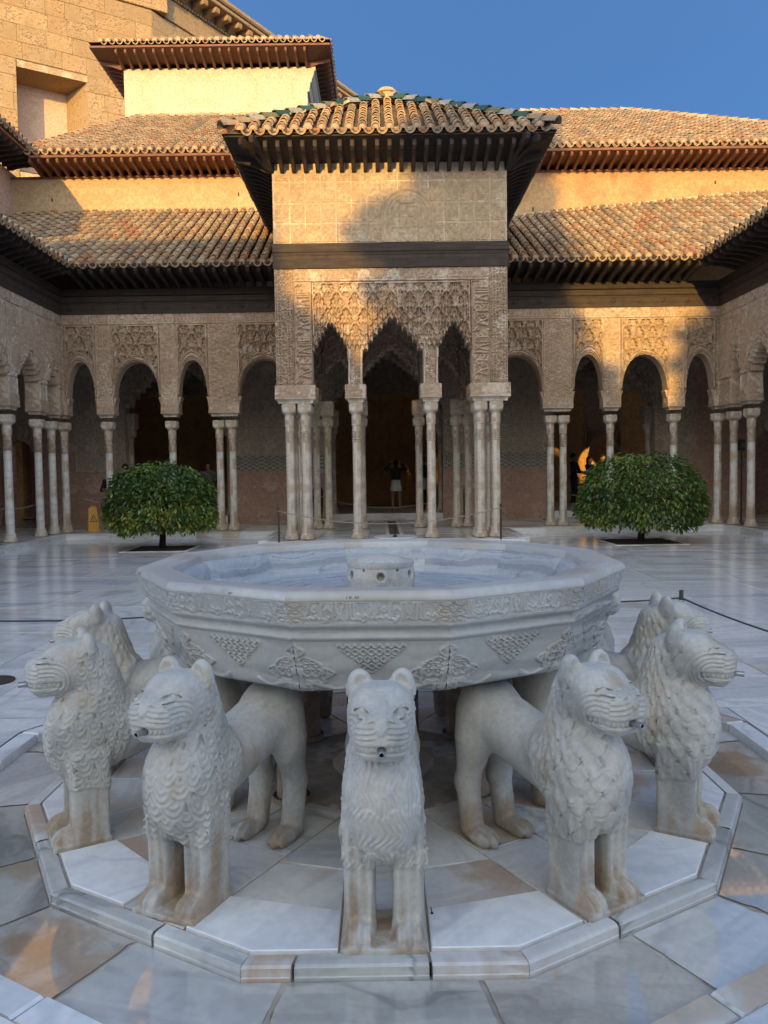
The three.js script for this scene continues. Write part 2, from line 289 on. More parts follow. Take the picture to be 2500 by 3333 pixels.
function impost(parent, x0, x1, z0, z1, y, h = 0.10, hb = 0.25, mat = MAT.stuccoWing) { // flaring abacus with a carved block on it
  const mb = new MB(), i = 0.055, P = (a, b, c, d, yy) => [[a, yy, d], [b, yy, d], [b, yy, c], [a, yy, c]];
  const lv = [P(x0 + i, x1 - i, z0 + i, z1 - i, y), P(x0 + i, x1 - i, z0 + i, z1 - i, y + h * 0.3), P(x0 + i * 0.6, x1 - i * 0.6, z0 + i * 0.6, z1 - i * 0.6, y + h * 0.6), P(x0 - 0.012, x1 + 0.012, z0 - 0.012, z1 + 0.012, y + h * 0.85), P(x0 - 0.012, x1 + 0.012, z0 - 0.012, z1 + 0.012, y + h)];
  for (let k = 0; k < 4; k++) for (let s = 0; s < 4; s++) mb.quad(lv[k][s], lv[k][(s + 1) % 4], lv[k + 1][(s + 1) % 4], lv[k + 1][s]);
  mb.quad(...lv[4]);
  mesh('abacus', mb.geo(), MAT.colStone, parent);
  const b = new MB(), st = 0.018, yb = y + h, side = (len, fn) => { const n = Math.ceil(len / st), m = Math.ceil(hb / st); b.grid(n, m, (p, q) => fn(p / n, q / m, p && p < n && q && q < m ? 0.012 * script(p / n * len + x0, q / m * hb, hb) : 0)); };
  side(x1 - x0, (u, v, d) => [mix(x0, x1, u), yb + v * hb, z1 + d, mix(x0, x1, u), v * hb]);
  side(z1 - z0, (u, v, d) => [x1 + d, yb + v * hb, mix(z1, z0, u), u * 0.3, v * hb]);
  side(z1 - z0, (u, v, d) => [x0 - d, yb + v * hb, mix(z0, z1, u), u * 0.3, v * hb]);
  b.quad([x1, yb, z0], [x0, yb, z0], [x0, yb + hb, z0], [x1, yb + hb, z0]);
  mesh('impost_block', b.geo(), mat, parent);
}
function corbel(parent, x, s, z0, z1, y, mat) { // little stalactite bracket at an arch spring, s = which way it juts
  const b = new MB(); for (let k = 0; k < 4; k++) { const w = 0.018 + k * 0.017, y0 = y + k * 0.06; b.box(Math.min(x, x + s * w), Math.max(x, x + s * w), y0, y0 + 0.058, z0 + 0.012, z1 - 0.012, 0.004); }
  mesh('corbel', b.geo(), mat, parent);
}

// ---------------------------------------------------------------- roofs of barrel tiles
const tileTex = tex(512, (u, v) => { const l = fbm(u * 7, v * 7, 1, 4), s = fbm(u * 22, v * 22, 8, 3), d = fbm(u * 40, v * 40, 4, 2); let q = [0.95 + 0.2 * l, 0.93 + 0.2 * l, 0.9 + 0.2 * l]; q = M3(q, [0.34, 0.34, 0.32], sst(0.1, 0.3, s + l * 0.5) * 0.55); q = M3(q, [1, 0.98, 0.86], sst(0.2, 0.36, d - l * 0.3) * 0.3); return q; }, 1);
const TINT = [[0.50, 0.34, 0.19], [0.46, 0.24, 0.13], [0.54, 0.38, 0.22], [0.40, 0.29, 0.18], [0.55, 0.41, 0.25], [0.48, 0.29, 0.16], [0.34, 0.26, 0.18], [0.51, 0.35, 0.20]];
const tileMats = TINT.map((c) => std({ color: new THREE.Color().setRGB(...c), map: tileTex, roughness: 0.95 }));
const tileWhite = std({ map: tileTex, roughness: 0.95 });
function tileGeo(w, len, uo, flip) {
  const mb = new MB(), n = 7, pt = (i, t, k) => { const a = Math.PI * (i / n), r = (w / 2 - k) * mix(1, 0.84, t); return [-Math.cos(a) * r, t * len, (Math.sin(a) * r * 1.12 + mix(0.034, 0, t)) * (flip ? -1 : 1)]; };
  mb.grid(n, 2, (i, j) => [...pt(i, j / 2, 0), i * 0.04 + uo[0], j * 0.2 + uo[1]]);
  mb.grid(n, 1, (i, j) => [...pt(i, 0, j ? 0 : flip ? 0.034 : 0.02), i * 0.04 + uo[0], j * 0.02 + uo[1]]);
  return mb.geo();
}
const plugGeo = (r) => { const b = new MB(), P = (a, y, k) => [-Math.cos(a) * r * k, y, Math.sin(a) * r * 1.12 * k + 0.012]; b.grid(8, 2, (i, j) => { const a = Math.PI * i / 8, q = P(a, [0, -0.012, -0.014][j] * 1, [1, 0.82, 0.0][j]); return [...q, q[0], q[2]]; }); return b.geo(); };
const tileShapes = {};
const CAMF = new THREE.Vector3();
function tileRoof(parent, cols, w, o = {}) { // cols: [{ a: eave point, b: top point, n: normal }], one run of tiles each
  const key = w.toFixed(3), L = 0.43, ex = 0.355, G = tileShapes[key] ??= { up: [0, 1, 2].map((k) => tileGeo(w * 0.70, L, [k * 0.37, k * 0.71])), pan: tileGeo(w * 0.86, L, [0.2, 0.4], true), plug: plugGeo(w * 0.335) };
  const list = [], pans = [], X = new THREE.Vector3(), Y = new THREE.Vector3(), N = new THREE.Vector3(), P = new THREE.Vector3();
  cols.forEach((c, ci) => {
    const A = new THREE.Vector3(...c.a), B = new THREE.Vector3(...c.b), len = A.distanceTo(B); if (len < 0.1) return;
    Y.copy(B).sub(A).normalize(); N.set(...c.n); X.copy(Y).cross(N).normalize(); N.copy(X).cross(Y).normalize();
    for (let s = 0, k = 0; s < len - 0.12; s += ex, k++) {
      P.copy(A).addScaledVector(Y, s + rr(-0.012, 0.012)).addScaledVector(N, 0.012 + rr(-0.006, 0.006)).addScaledVector(X, rr(-0.006, 0.006));
      const m = new THREE.Matrix4().makeBasis(X, Y, N); m.multiply(new THREE.Matrix4().makeRotationZ(rr(-0.025, 0.025))); m.setPosition(P);
      const wp = P.clone().applyMatrix4(o.world ?? new THREE.Matrix4()), D = -wp.z, inF = D > 1 && Math.abs(wp.x / D) < 0.52 && (wp.y - 1.6) / D < 0.64;
      list.push({ m, r: inF ? D : 1000 + Math.abs(D), t: Math.floor(fract(hash(ci, k, 5) * 0.6 + 0.4 * hash(ci, 3, 9)) * 8) });
      if (k < (o.panRows ?? 2)) { const q = new THREE.Matrix4().makeBasis(X, Y, N); q.setPosition(P.clone().addScaledVector(X, w / 2).addScaledVector(N, 0.075).addScaledVector(Y, k ? 0 : -0.03)); pans.push(q); }
    }
    if (o.plug !== false) { // the eave tiles are stopped with mortar
      const m = mesh('eave_plug', G.plug, MAT.plugMortar, parent), M = new THREE.Matrix4().makeBasis(X, Y, N); M.setPosition(A.clone().addScaledVector(Y, 0.02 + rr(-0.01, 0.01)).addScaledVector(N, 0.012)); m.applyMatrix4(M);
    }
  });
  list.sort((p, q) => p.r - q.r);
  const most = o.most ?? 300, rest = list.slice(most);
  list.slice(0, most).forEach((t, i) => { const m = mesh('roof_tile', G.up[i % 3], tileMats[t.t], parent); m.applyMatrix4(t.m); });
  const inst = (g, name, arr, colf) => { if (!arr.length) return; const im = new THREE.InstancedMesh(g, tileWhite, arr.length); arr.forEach((t, i) => { im.setMatrixAt(i, t.m ?? t); im.setColorAt(i, new THREE.Color().setRGB(...colf(t, i))); }); im.name = name; im.castShadow = im.receiveShadow = true; parent.add(stuff(im)); };
  inst(G.up[0], 'roof_tiles', rest, (t) => TINT[t.t]);
  inst(G.pan, 'pan_tiles', pans, (t, i) => TINT[(i * 5) % 8]);
}
MAT.plugMortar = std({ map: stuccoTex([0.52, 0.36, 0.26], [0.60, 0.44, 0.33], [0.66, 0.52, 0.40]), roughness: 1 });
// eaves: carved brackets in a row, boards above, in axes x along the wall, z out
function bracketGeo(len, ht, wd) {
  const mb = new MB(), p = [[0, 0], [len * 0.15, -0.01], [len * 0.3, ht * 0.12], [len * 0.55, ht * 0.3], [len * 0.66, ht * 0.22], [len * 0.78, ht * 0.3], [len * 0.86, ht * 0.18], [len * 0.96, ht * 0.3], [len, ht * 0.62], [len * 0.98, ht], [0, ht]];
  return mb.ext(p, -wd / 2, wd / 2).geo();
}
// ---------------------------------------------------------------- eaves shared by all the roofs
function eaves(parent, x0, x1, yWall, out, rise, gap, mats, o = {}) { // in the wall's axes; brackets from the wall face outwards
  const n = Math.round((x1 - x0) / gap), g = bracketGeo(out, o.ht ?? 0.17, o.wd ?? 0.085), ang = Math.atan2(rise, out);
  for (let i = 0; i <= n; i++) { const x = mix(x0, x1, i / n), m = mesh('eave_bracket', g, mats[0], parent); m.position.set(x, yWall, 0); m.rotation.x = -ang; }
  const t = 0.025, sl = (z) => yWall + (o.ht ?? 0.17) + rise * z / out;
  const b = new MB(), e0 = o.m0 ?? 0, e1 = o.m1 ?? 0; // soffit boards; e0, e1: how much longer the outer edge is at either end
  b.quad([x0, sl(0), 0], [x1, sl(0), 0], [x1 + e1, sl(out), out], [x0 - e0, sl(out), out]);
  b.quad([x0, sl(0) + t, 0], [x1, sl(0) + t, 0], [x1 + e1, sl(out) + t, out], [x0 - e0, sl(out) + t, out]);
  mesh('soffit', b.geo(), mats[1], parent);
  const f = new MB().box(x0 - e0, x1 + e1, sl(out) + 0.003, sl(out) + (o.fas ?? 0.09), out - 0.03, out + 0.02, 0.006);
  mesh('fascia', f.geo(), mats[1], parent);
  return sl(out) + (o.fas ?? 0.09);
}
const N2 = (a, b) => { const d = new THREE.Vector3(b[0] - a[0], b[1] - a[1], b[2] - a[2]).normalize(), h = new THREE.Vector3(d.x, 0, d.z).normalize(); return [-h.x * d.y, Math.hypot(d.x, d.z), -h.z * d.y]; };
const run = (a, b) => ({ a, b, n: N2(a, b) });
function deck(parent, name, pts, mat, drop = 0.02) { const b = new MB(); for (const q of pts) b.quad(...q.map((p) => [p[0], p[1] - drop, p[2]])); return mesh(name, b.geo(), mat, parent); }

// ---------------------------------------------------------------- the two arcade wings beside the pavilion
const C0 = 0.27, DW = 19.85, LOC = 0.017;
function beams(g, x0, x1, e0 = 0, e1 = 0) {
  const fr = new MB(), st = 0.02, n = Math.ceil((x1 - x0) / st), m = 14;
  fr.grid(n, m, (i, j) => { const x = mix(x0, x1, i / n), y = 5.68 + 0.29 * j / m, k = fract(x / 0.62) - 0.5, sh = Math.hypot(k * 0.62, (y - 5.85) * 0.7); return [x, y, 0.035 + (j && j < m ? (sh < 0.045 ? 0.03 : 0.012 * ataur(x, y, 0.12, 4)) : 0), x, y]; });
  fr.quad([x0, 5.68, -0.3], [x1, 5.68, -0.3], [x1, 5.68, 0.035], [x0, 5.68, 0.035]);
  mesh('frieze_board', fr.geo(), MAT.woodBeam, g);
  mesh('wall_beam', new MB().box(x0, x1, 5.973, 6.12, -0.3, 0.07, 0.012).geo(), MAT.woodBeam, g);
  mesh('wall_beam', new MB().box(x0, x1, 6.123, 6.30, -0.3, 0.11, 0.012).geo(), MAT.woodDark, g);
}
function wing(s, label) {
  const g = thing('arcade_wing', label, 'arcade', [0, 0, -DW], 0, 'arcade wings of the courtyard');
  const X = (d) => C0 + s * d, I = (a, b) => s > 0 ? [X(a), X(b)] : [X(b), X(a)], top = 5.42, th = 0.34;
  const piers = [[3.855, 4.60, 2], [5.385, 5.81, 1], [7.02, 7.43, 1], [8.2, 8.46, 0], [2.40, 2.545, 0]];
  for (const [a, b, n] of piers) {
    const [p, q] = I(a, b);
    panel(g, 'pier', MAT.stuccoWing, p, q, n ? 3.35 : 3.35, top, (x, y) => { const e = Math.min(x - p, q - x); return e < 0.03 ? 0.9 : e < 0.045 ? 0 : ataur(x, y, n === 2 ? 0.17 : 0.135, n) * 0.8; }, 0.05, LOC, 0, th);
    impost(g, p - 0.012, q + 0.012, -th, 0.014, 3.10, 0.10, 0.25);
    if (n === 2) { column(g, mix(p, q, 0.28), -0.17); column(g, mix(p, q, 0.72), -0.17); }
    else if (n === 1) column(g, (p + q) / 2, -0.17, 0.19, 2.81, 'colMarble', 0);
    else if (b > 8) column(g, (p + q) / 2 + s * 0.03, -0.17);
  }
  for (const [a, b, ap, w] of [[4.60, 5.385, 4.52, 0.34], [5.81, 7.02, 4.50, 0.29], [7.43, 8.2, 4.50, 0.38], [2.545, 3.855, 4.53, 0.28]]) {
    const [p, q] = I(a, b), cx = (p + q) / 2, hw = (q - p) / 2, sp = 3.62, low = roundArch(cx, hw - 0.035, sp, ap), dist = archDist(cx, hw - 0.035, sp, ap);
    panel(g, 'arch_panel', MAT.stuccoWing, p, q, low, top, (x, y) => {
      const d = dist(x, y); if (d < 0.09) return zigzag(d, Math.atan2(y - sp, x - cx) * hw / 2);
      const e = Math.min(x - p, q - x, top - y); if (e < 0.05) return e < 0.012 ? 0 : 0.95;
      return sebka(x - cx + (w > 0.3 ? 0 : w / 2), y - 5.40, w * 1.15, w);
    }, 0.085, 0.0135, -0.012, 0.30);
    corbel(g, p, 1, -th + 0.03, -0.02, 3.37, MAT.stuccoWing); corbel(g, q, -1, -th + 0.03, -0.02, 3.37, MAT.stuccoWing);
  }
  const [e0, e1] = I(2.40, 8.46);
  panel(g, 'inscription_band', MAT.stuccoWing, e0, e1, top, 5.68, (x, y) => y < 5.445 || y > 5.665 ? 1 : script(x, y - 5.44, 0.23), 0.024, 0.0125, 0.006, 0.33);
  beams(g, e0, e1);
  return g;
}
const wingL = wing(-1, 'shaded carved plaster arcade left of the pavilion, round arches on slim columns');
const wingR = wing(1, 'carved plaster arcade right of the pavilion, crossed by a patch of golden sunlight');
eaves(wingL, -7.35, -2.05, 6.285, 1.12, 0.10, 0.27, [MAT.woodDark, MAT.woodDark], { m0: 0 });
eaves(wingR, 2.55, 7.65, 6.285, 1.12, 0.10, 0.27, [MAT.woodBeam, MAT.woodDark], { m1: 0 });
{ // their tiled roofs, up to the wall behind; valleys where the side roofs meet them
  const EY = 6.60, ED = 18.72, TD = 23.5, topY = (x) => x < 0 ? 9.40 : mix(9.02, 9.74, clamp((x - 2.7) / 8.9)), w = 0.243;
  for (const s of [-1, 1]) {
    const g = s < 0 ? wingL : wingR, roof = new THREE.Group(); roof.name = 'roof'; g.add(roof);
    const edge = s < 0 ? -7.35 : 7.65, cols = [], v = [];
    for (let x = s < 0 ? -2.25 : 2.75; s < 0 ? x > -10.75 : x < 12.3; x += s * w) {
      const t0 = Math.max(0, (Math.abs(x) - Math.abs(edge)) / (TD - ED)), A = [x, mix(EY, topY(x), t0), -mix(ED, TD, t0) + DW], B = [x, topY(x), -TD + DW];
      if (t0 < 0.97) cols.push(run(A, B)), v.push([A, B]);
    }
    tileRoof(roof, cols, w, { world: new THREE.Matrix4().makeTranslation(0, 0, -DW), panRows: 1 });
    const q = []; for (let i = 0; i + 1 < v.length; i++) q.push([v[i][0], v[i + 1][0], v[i + 1][1], v[i][1]]);
    deck(roof, 'roof_deck', q, MAT.slate, 0.05);
  }
}
// ---------------------------------------------------------------- side galleries: left face looks right (+x), right face looks left
function sideGallery(s, label) {
  const fx = s < 0 ? -8.03 : 8.60, g = thing('side_gallery', label, 'arcade', [fx, 0, 0], s < 0 ? Math.PI / 2 : -Math.PI / 2, 'arcade wings of the courtyard');
  const I = (a, b) => s < 0 ? [a, b] : [-b, -a], top = 5.42, th = 0.34, stops = s < 0 ? [[19.62, 19.86, 1], [18.52, 18.92, 1], [16.98, 17.4, 1], [15.4, 15.8, 1], [13.8, 14.2, 1], [12.2, 12.6, 1]] : [[19.2, 19.86, 1], [18.3, 18.7, 1], [16.7, 17.1, 1], [15.1, 15.5, 1], [13.5, 13.9, 1], [12.2, 12.6, 1]];
  stops.forEach(([a, b], i) => {
    const [p, q] = I(a, b), near = i < 3;
    panel(g, 'pier', MAT.stuccoWing, p, q, 3.35, 3.82, near ? (x, y) => { const e = Math.min(x - p, q - x); return e < 0.05 ? 1 : e < 0.065 ? 0 : 0.7 * ataur(x, y, 0.13, 3); } : null, 0.03, near ? LOC : 0.2, 0, th);
    if (i) { impost(g, p - 0.03, q + 0.03, -th, 0.03, 3.10); column(g, (p + q) / 2, -0.17); }
    else if (s > 0) { impost(g, p, q, -th, 0.03, 3.10); column(g, -19.42, -0.17); } else { impost(g, p, q, -th, 0.03, 3.10); column(g, 19.5, -0.17); }
  });
  for (let i = 0; i + 1 < stops.length; i++) {
    const [p, q] = I(stops[i + 1][1], stops[i][0]), cx = (p + q) / 2, hw = (q - p) / 2, low = stepArch(cx, hw, 3.78, s > 0 && i === 0 ? 4.62 : 4.44, hw > 0.5 ? 6 : 4), near = i < 3;
    panel(g, 'muqarnas_arch', MAT.stuccoWing, p, q, low, top, near ? stepRelief(low, (x, y) => (0.35 + 0.65 * Math.abs(Math.sin(x * 28 + ((Math.floor(y / 0.17) & 1) * 1.57)))) * (0.55 + 0.45 * fract(y / 0.17)), 0.34) : null, 0.06, near ? 0.016 : 0.1, -0.01, 0.3);
  }
  stops.forEach(([a, b], i) => { const [p, q] = I(a, b); panel(g, 'pier_head', MAT.stuccoWing, p, q, 3.82, top, i < 3 ? (x, y) => (0.35 + 0.65 * Math.abs(Math.sin(x * 28 + ((Math.floor(y / 0.17) & 1) * 1.57)))) * (0.55 + 0.45 * fract(y / 0.17)) : null, 0.05, i < 3 ? 0.018 : 0.3, -0.008, th - 0.01); });
  const [e0, e1] = I(5, 19.84), [m0, m1] = I(15, 19.84), [w0, w1] = I(5, 12.2);
  panel(g, 'inscription_band', MAT.stuccoWing, m0, m1, top, 5.68, (x, y) => y < 5.445 || y > 5.665 ? 1 : script(x, y - 5.44, 0.23), 0.024, 0.014, 0.006, 0.33);
  const [n0, n1] = I(5, 15); panel(g, 'inscription_band', MAT.stuccoWing, n0, n1, top, 5.68, null, 0, 0.5, 0.006, 0.33);
  panel(g, 'wall', MAT.stuccoWing, w0, w1, 0.19, top, null, 0, 0.5, 0, th);
  beams(g, e0, e1);
  const out = s < 0 ? 0.68 : 0.95; const [b0, b1] = I(6, 18.72); eaves(g, b0, b1, 6.285, out, 0.10, 0.325, [MAT.woodDark, MAT.woodDark]);
  const roof = new THREE.Group(); roof.name = 'roof'; g.add(roof);
  const cols = [], v = [], w = 0.243, EY = 6.60, run_ = s < 0 ? 3.4 : 4.75, sl = s < 0 ? 0.586 : 0.575;
  for (let D = 23.1; D > 6.5; D -= w) {
    const t0 = Math.max(0, D - 18.72), x = s < 0 ? D : -D; if (t0 > run_ - 0.15) continue;
    const A = [x, EY + sl * t0, out + 0.03 - t0], B = [x, EY + sl * run_, out + 0.03 - run_]; cols.push(run(A, B)); v.push([A, B]);
  }
  tileRoof(roof, cols, w, { most: 200, panRows: 1, world: new THREE.Matrix4().makeRotationY(s < 0 ? Math.PI / 2 : -Math.PI / 2).setPosition(fx, 0, 0) });
  const qd = []; for (let i = 0; i + 1 < v.length; i++) qd.push([v[i][0], v[i + 1][0], v[i + 1][1], v[i][1]]);
  deck(roof, 'roof_deck', qd, MAT.slate, 0.05);
  return g;
}
const sideL = sideGallery(-1, 'shaded side arcade at the left edge, with stalactite arches on single marble columns');
const sideR = sideGallery(1, 'shaded side arcade at the right edge, its three marble columns standing by the kerb');

// ---------------------------------------------------------------- the pavilion
const PD = 16.6, PX0 = -2.19, PX1 = 2.705, PC = (PX0 + PX1) / 2;
const pav = thing('pavilion', 'projecting pavilion in the middle with a pyramid tile roof and three stalactite arches', 'pavilion', [0, 0, -PD]);
{
  const g = pav, th = 0.36, st = 0.0125;
  const aL = stepArch(-1.035, 0.345, 4.2, 4.80, 5), aC = stepArch(0.275, 0.625, 4.08, 4.90, 6), aR = stepArch(1.575, 0.325, 4.2, 4.80, 5);
  const low = (x) => x < -1.38 || x > 1.90 ? 4.2 : x < -0.69 ? aL(x) : x < -0.35 ? 4.2 : x < 0.90 ? aC(x) : x < 1.25 ? 4.2 : aR(x);
  const sb = (x, y) => { const e = Math.min(x + 1.42, 1.94 - x, 5.63 - y); return e < 0.05 ? (e < 0.015 ? 0.2 : 1) : sebka(x - 0.265, y - 5.62, 0.385, 0.325); };
  panel(g, 'sebka_arch_panel', MAT.stucco, -1.42, 1.94, low, 5.63, stepRelief(low, sb, 0.30), 0.075, 0.0115, -0.04, th - 0.05);
  for (const [a, b, n] of [[PX0, -1.80, 0], [2.33, PX1, 0], [-1.797, -1.423, 1], [1.943, 2.327, 1]])
    panel(g, 'carved_strip', MAT.stucco, a, b, 3.48, n ? 5.63 : 5.898, (x, y) => { const e = Math.min(x - a, b - x); if (e < 0.02) return 1; if (e < 0.035) return 0; return n ? script(y - 3.5, x - a - 0.02, b - a - 0.04) : ataur(x - a, y, 0.19, 1); }, 0.05, st, 0, th);
  panel(g, 'inscription_band', MAT.stucco, -1.797, 2.327, 5.633, 5.898, (x, y) => y < 5.65 || y > 5.88 ? 1 : script(x, y - 5.65, 0.23), 0.024, st, 0, th);
  for (const [a, b] of [[-0.69, -0.35], [0.90, 1.25]]) {
    panel(g, 'pier', MAT.stucco, a + 0.02, b - 0.02, 3.48, 4.215, (x, y) => x - a < 0.075 || b - x < 0.075 ? 0 : ataur(x - (a + b) / 2, y, 0.15, 6), 0.04, st, -0.012, th);
    for (const x of [a + 0.045, b - 0.045]) { const c = mesh('colonnette', new MB().lathe([[0.032, 3.48], [0.032, 3.52], [0.026, 3.53], [0.026, 4.02], null, [0.036, 4.02], [0.04, 4.10], [0.042, 4.17], [0.042, 4.22]], 10, x, 0.012).geo(), MAT.stucco, g); }
    impost(g, a - 0.045, b + 0.045, -th - 0.02, 0.04, 3.10, 0.11, 0.27, MAT.stucco); column(g, (a + b) / 2, -0.17, 0.19, 2.91, 'colStone');
  }
  for (const [a, b, s] of [[PX0, -1.42, -1], [1.94, PX1, 1]]) {
    impost(g, a - 0.03, b + 0.05, -0.76, 0.04, 3.10, 0.11, 0.27, MAT.stucco);
    const o = s < 0 ? a : b; // an L of three columns at the corner and a fourth behind
    for (const [dx, z] of [[0.24, -0.17], [0.575, -0.17], [0.24, -0.5], [0.575, -0.52]]) column(g, o - s * dx, z, 0.19, 2.91, 'colStone');
    const sx = s < 0 ? PX0 : PX1, sw = new THREE.Group(); sw.name = 'side_wall'; sw.position.set(sx, 0, 0); sw.rotation.y = s < 0 ? -Math.PI / 2 : Math.PI / 2; g.add(sw);
    const J = (p, q) => s < 0 ? [-q, -p].map((v) => v) : [p, q]; // local x along the side: z = -d
    const [u0, u1] = s < 0 ? [-3.2, -0.01] : [0.01, 3.2], cx = (u0 + u1) / 2, sl = stepArch(cx, 0.8, 4.0, 4.85, 7), inn = (x) => Math.abs(x - cx) < 0.8 ? sl(x) : 3.48;
    panel(sw, 'arch_panel', MAT.stucco, u0, u1, inn, 5.898, null, 0, 0.03, -0.005, th - 0.02);
    const r = new THREE.Group(); g.add(r); r.name = 'inner_face'; r.position.x = sx - s * (th - 0.01); r.rotation.y = sw.rotation.y + Math.PI;
    panel(r, 'carved_panel', MAT.stuccoInner, -u1 + 0.04, -u0 - 0.04, (x) => inn(-x), 5.8, (x, y) => ataur(x, y, 0.2, 2), 0.03, 0.025, 0.01);
    for (const d of [1.55, 2.75]) { const q = column(g, sx - s * 0.19, -d, 0.19, 2.91, 'colStone'); }
    impost(g, sx - s * 0.19 - 0.2, sx - s * 0.19 + 0.2, -3.2, -2.5, 3.10, 0.11, 0.27, MAT.stucco); impost(g, sx - s * 0.19 - 0.2, sx - s * 0.19 + 0.2, -1.78, -1.35, 3.10, 0.11, 0.27, MAT.stucco);
  }
  // rear arcade of the pavilion, on the line of the galleries
  const rz = -3.28, bl = stepArch(0.265, 0.72, 3.95, 4.75, 7), sl2 = (c) => stepArch(c, 0.42, 3.9, 4.5, 5), b1 = sl2(-1.05), b2 = sl2(1.58);
  const lb = (x) => Math.abs(x - 0.265) < 0.72 ? bl(x) : Math.abs(x + 1.05) < 0.42 ? b1(x) : Math.abs(x - 1.58) < 0.42 ? b2(x) : 3.45;
  panel(g, 'rear_arch_panel', MAT.stucco, PX0 + 0.36, PX1 - 0.36, lb, 5.8, stepRelief(lb, (x, y) => sebka(x, y, 0.3, 0.33), 0.3), 0.05, 0.02, rz, 0.3);
  for (const x of [-1.66, -1.36, -0.49, 0.97, 1.93, 2.23]) { column(g, x, rz - 0.17, 0.19, 2.81, 'colStone'); impost(g, x - 0.16, x + 0.16, rz - 0.32, rz + 0.02, 3.0, 0.10, 0.34, MAT.stuccoInner); }
  mesh('ceiling', new MB().box(PX0 + 0.36, PX1 - 0.36, 5.80, 5.87, -3.3, -0.34).geo(), MAT.woodDark, g);
  // carved timber beam in two lifts
  const bm = new MB(), n = 300, m = 16; bm.grid(n, m, (i, j) => { const x = mix(PX0 - 0.02, PX1 + 0.02, i / n), y = 5.90 + 0.325 * j / m, e = Math.min(y - 5.9, 6.225 - y); return [x, y, 0.03 + (e < 0.045 ? 0.018 : 0.010 * ataur(x, y, 0.13, 7)), x, y]; });
  bm.quad([PX0 - 0.02, 5.9, -3.3], [PX1 + 0.02, 5.9, -3.3], [PX1 + 0.02, 5.9, 0.03], [PX0 - 0.02, 5.9, 0.03]);
  for (const x of [PX0 - 0.02, PX1 + 0.02]) bm.quad([x, 5.9, 0.03], [x, 5.9, -3.3], [x, 6.225, -3.3], [x, 6.225, 0.03]);
  mesh('carved_beam', bm.geo(), MAT.woodBeam, g);
  mesh('carved_beam', new MB().box(PX0 - 0.03, PX1 + 0.03, 6.228, 6.415, -3.3, 0.065, 0.012).geo(), MAT.woodBeam, g);
  // upper wall of cast plaster panels with pale joints
  mesh('upper_wall', new MB().box(PX0, PX1, 6.418, 8.06, -3.3, 0.0035).geo(), MAT.groutLine, g);
  const ys = [6.43, 6.835, 7.245, 7.69, 7.86], w = (PX1 - PX0 - 0.06) / 15;
  for (let j = 0; j < 4; j++) for (let i = 0; i < 15; i++) {
    const a = PX0 + 0.03 + w * i + rr(0.004, 0.010), b = PX0 + 0.03 + w * (i + 1) - rr(0.004, 0.010), y0 = ys[j] + rr(0.003, 0.012), y1 = ys[j + 1] - rr(0.003, 0.010), z = -0.004 + rr(0, 0.002);
    panel(g, 'plaster_panel', MAT.stuccoBlock, a, b, y0, y1, (x, y) => { const u = (x - a) / (b - a) - 0.5, v = (y - y0) / 0.4 - 0.5, r = Math.hypot(u, v), t = Math.atan2(v, u); return Math.abs(r - 0.22 - 0.03 * Math.cos(8 * t)) < 0.035 ? 1 : r < 0.1 ? 0.7 : 0.3 + ataur(x - a, y - y0, (b - a) / 2, 8) * 0.7; }, 0.027, 0.0145, z, 0.012);
  }
  { // coat of arms under a round arch: crown, two pillars, crossed sheaves
    const cx = 0.62, mb = new MB(), W = 0.55, S = (x, y) => { const u = Math.abs(x - cx), d = y > 6.98 ? Math.hypot(u, y - 6.98) : u; if (d > W) return -1; if (d > W - 0.04) return 1; if (d > W - 0.06) return 0.3;
      if (y > 7.22 && u < 0.16 && y < 7.30 + 0.05 * Math.abs(Math.cos(u * 40))) return 1; if (Math.abs(u - 0.26) < 0.035 && y > 6.75 && y < 7.15) return 0.9; if (Math.abs(u - 0.26) < 0.06 && (Math.abs(y - 7.16) < 0.025 || Math.abs(y - 6.74) < 0.025)) return 1;
      if (u < 0.17 && y > 6.72 && y < 7.18) return Math.abs(u - 0.15) < 0.02 || Math.abs(y - 6.95) < 0.015 || u < 0.015 ? 1 : 0.45 + 0.3 * ataur(x, y, 0.12, 3); if (y < 6.70 && Math.abs(u - (y - 6.45) * 0.9) < 0.03) return 0.9; if (d > 0.34 && y > 6.7) return 0.4 + 0.4 * Math.sin(d * 90); return 0.35; };
    const n2 = 92, m2 = 92; mb.grid(n2, m2, (i, j) => { const x = cx - W + 2 * W * i / n2, y = 6.432 + 1.1 * j / m2, u = Math.abs(x - cx), yy = Math.min(y, 6.98 + Math.sqrt(Math.max(0, W * W - u * u))); return [x, yy, 0.016 + 0.026 * Math.max(0, S(x, yy - 1e-4)), x, yy]; });
    mesh('coat_of_arms', mb.geo(), MAT.stuccoBlock, g, 'carved coat of arms under a small round arch');
  }
  // eaves on three sides and the hipped roof
  const out = 0.80, yW = 7.865;
  const fe = new THREE.Group(); fe.name = 'eaves'; g.add(fe); fe.position.set(0, 0, 0.02);
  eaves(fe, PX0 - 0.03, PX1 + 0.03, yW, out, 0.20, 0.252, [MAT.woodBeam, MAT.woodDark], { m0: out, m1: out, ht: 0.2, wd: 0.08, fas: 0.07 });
  for (const s of [-1, 1]) { const e = new THREE.Group(); e.name = 'eaves'; e.position.set(s < 0 ? PX0 - 0.02 : PX1 + 0.02, 0, 0); e.rotation.y = s * Math.PI / 2; g.add(e); const q = s < 0 ? [-5.2, -0.0] : [0.0, 5.2]; eaves(e, q[0], q[1], yW, out, 0.20, 0.26, [MAT.woodDark, MAT.woodDark], { m0: s > 0 ? out : 0, m1: s < 0 ? out : 0, ht: 0.2, wd: 0.08, fas: 0.07 }); }
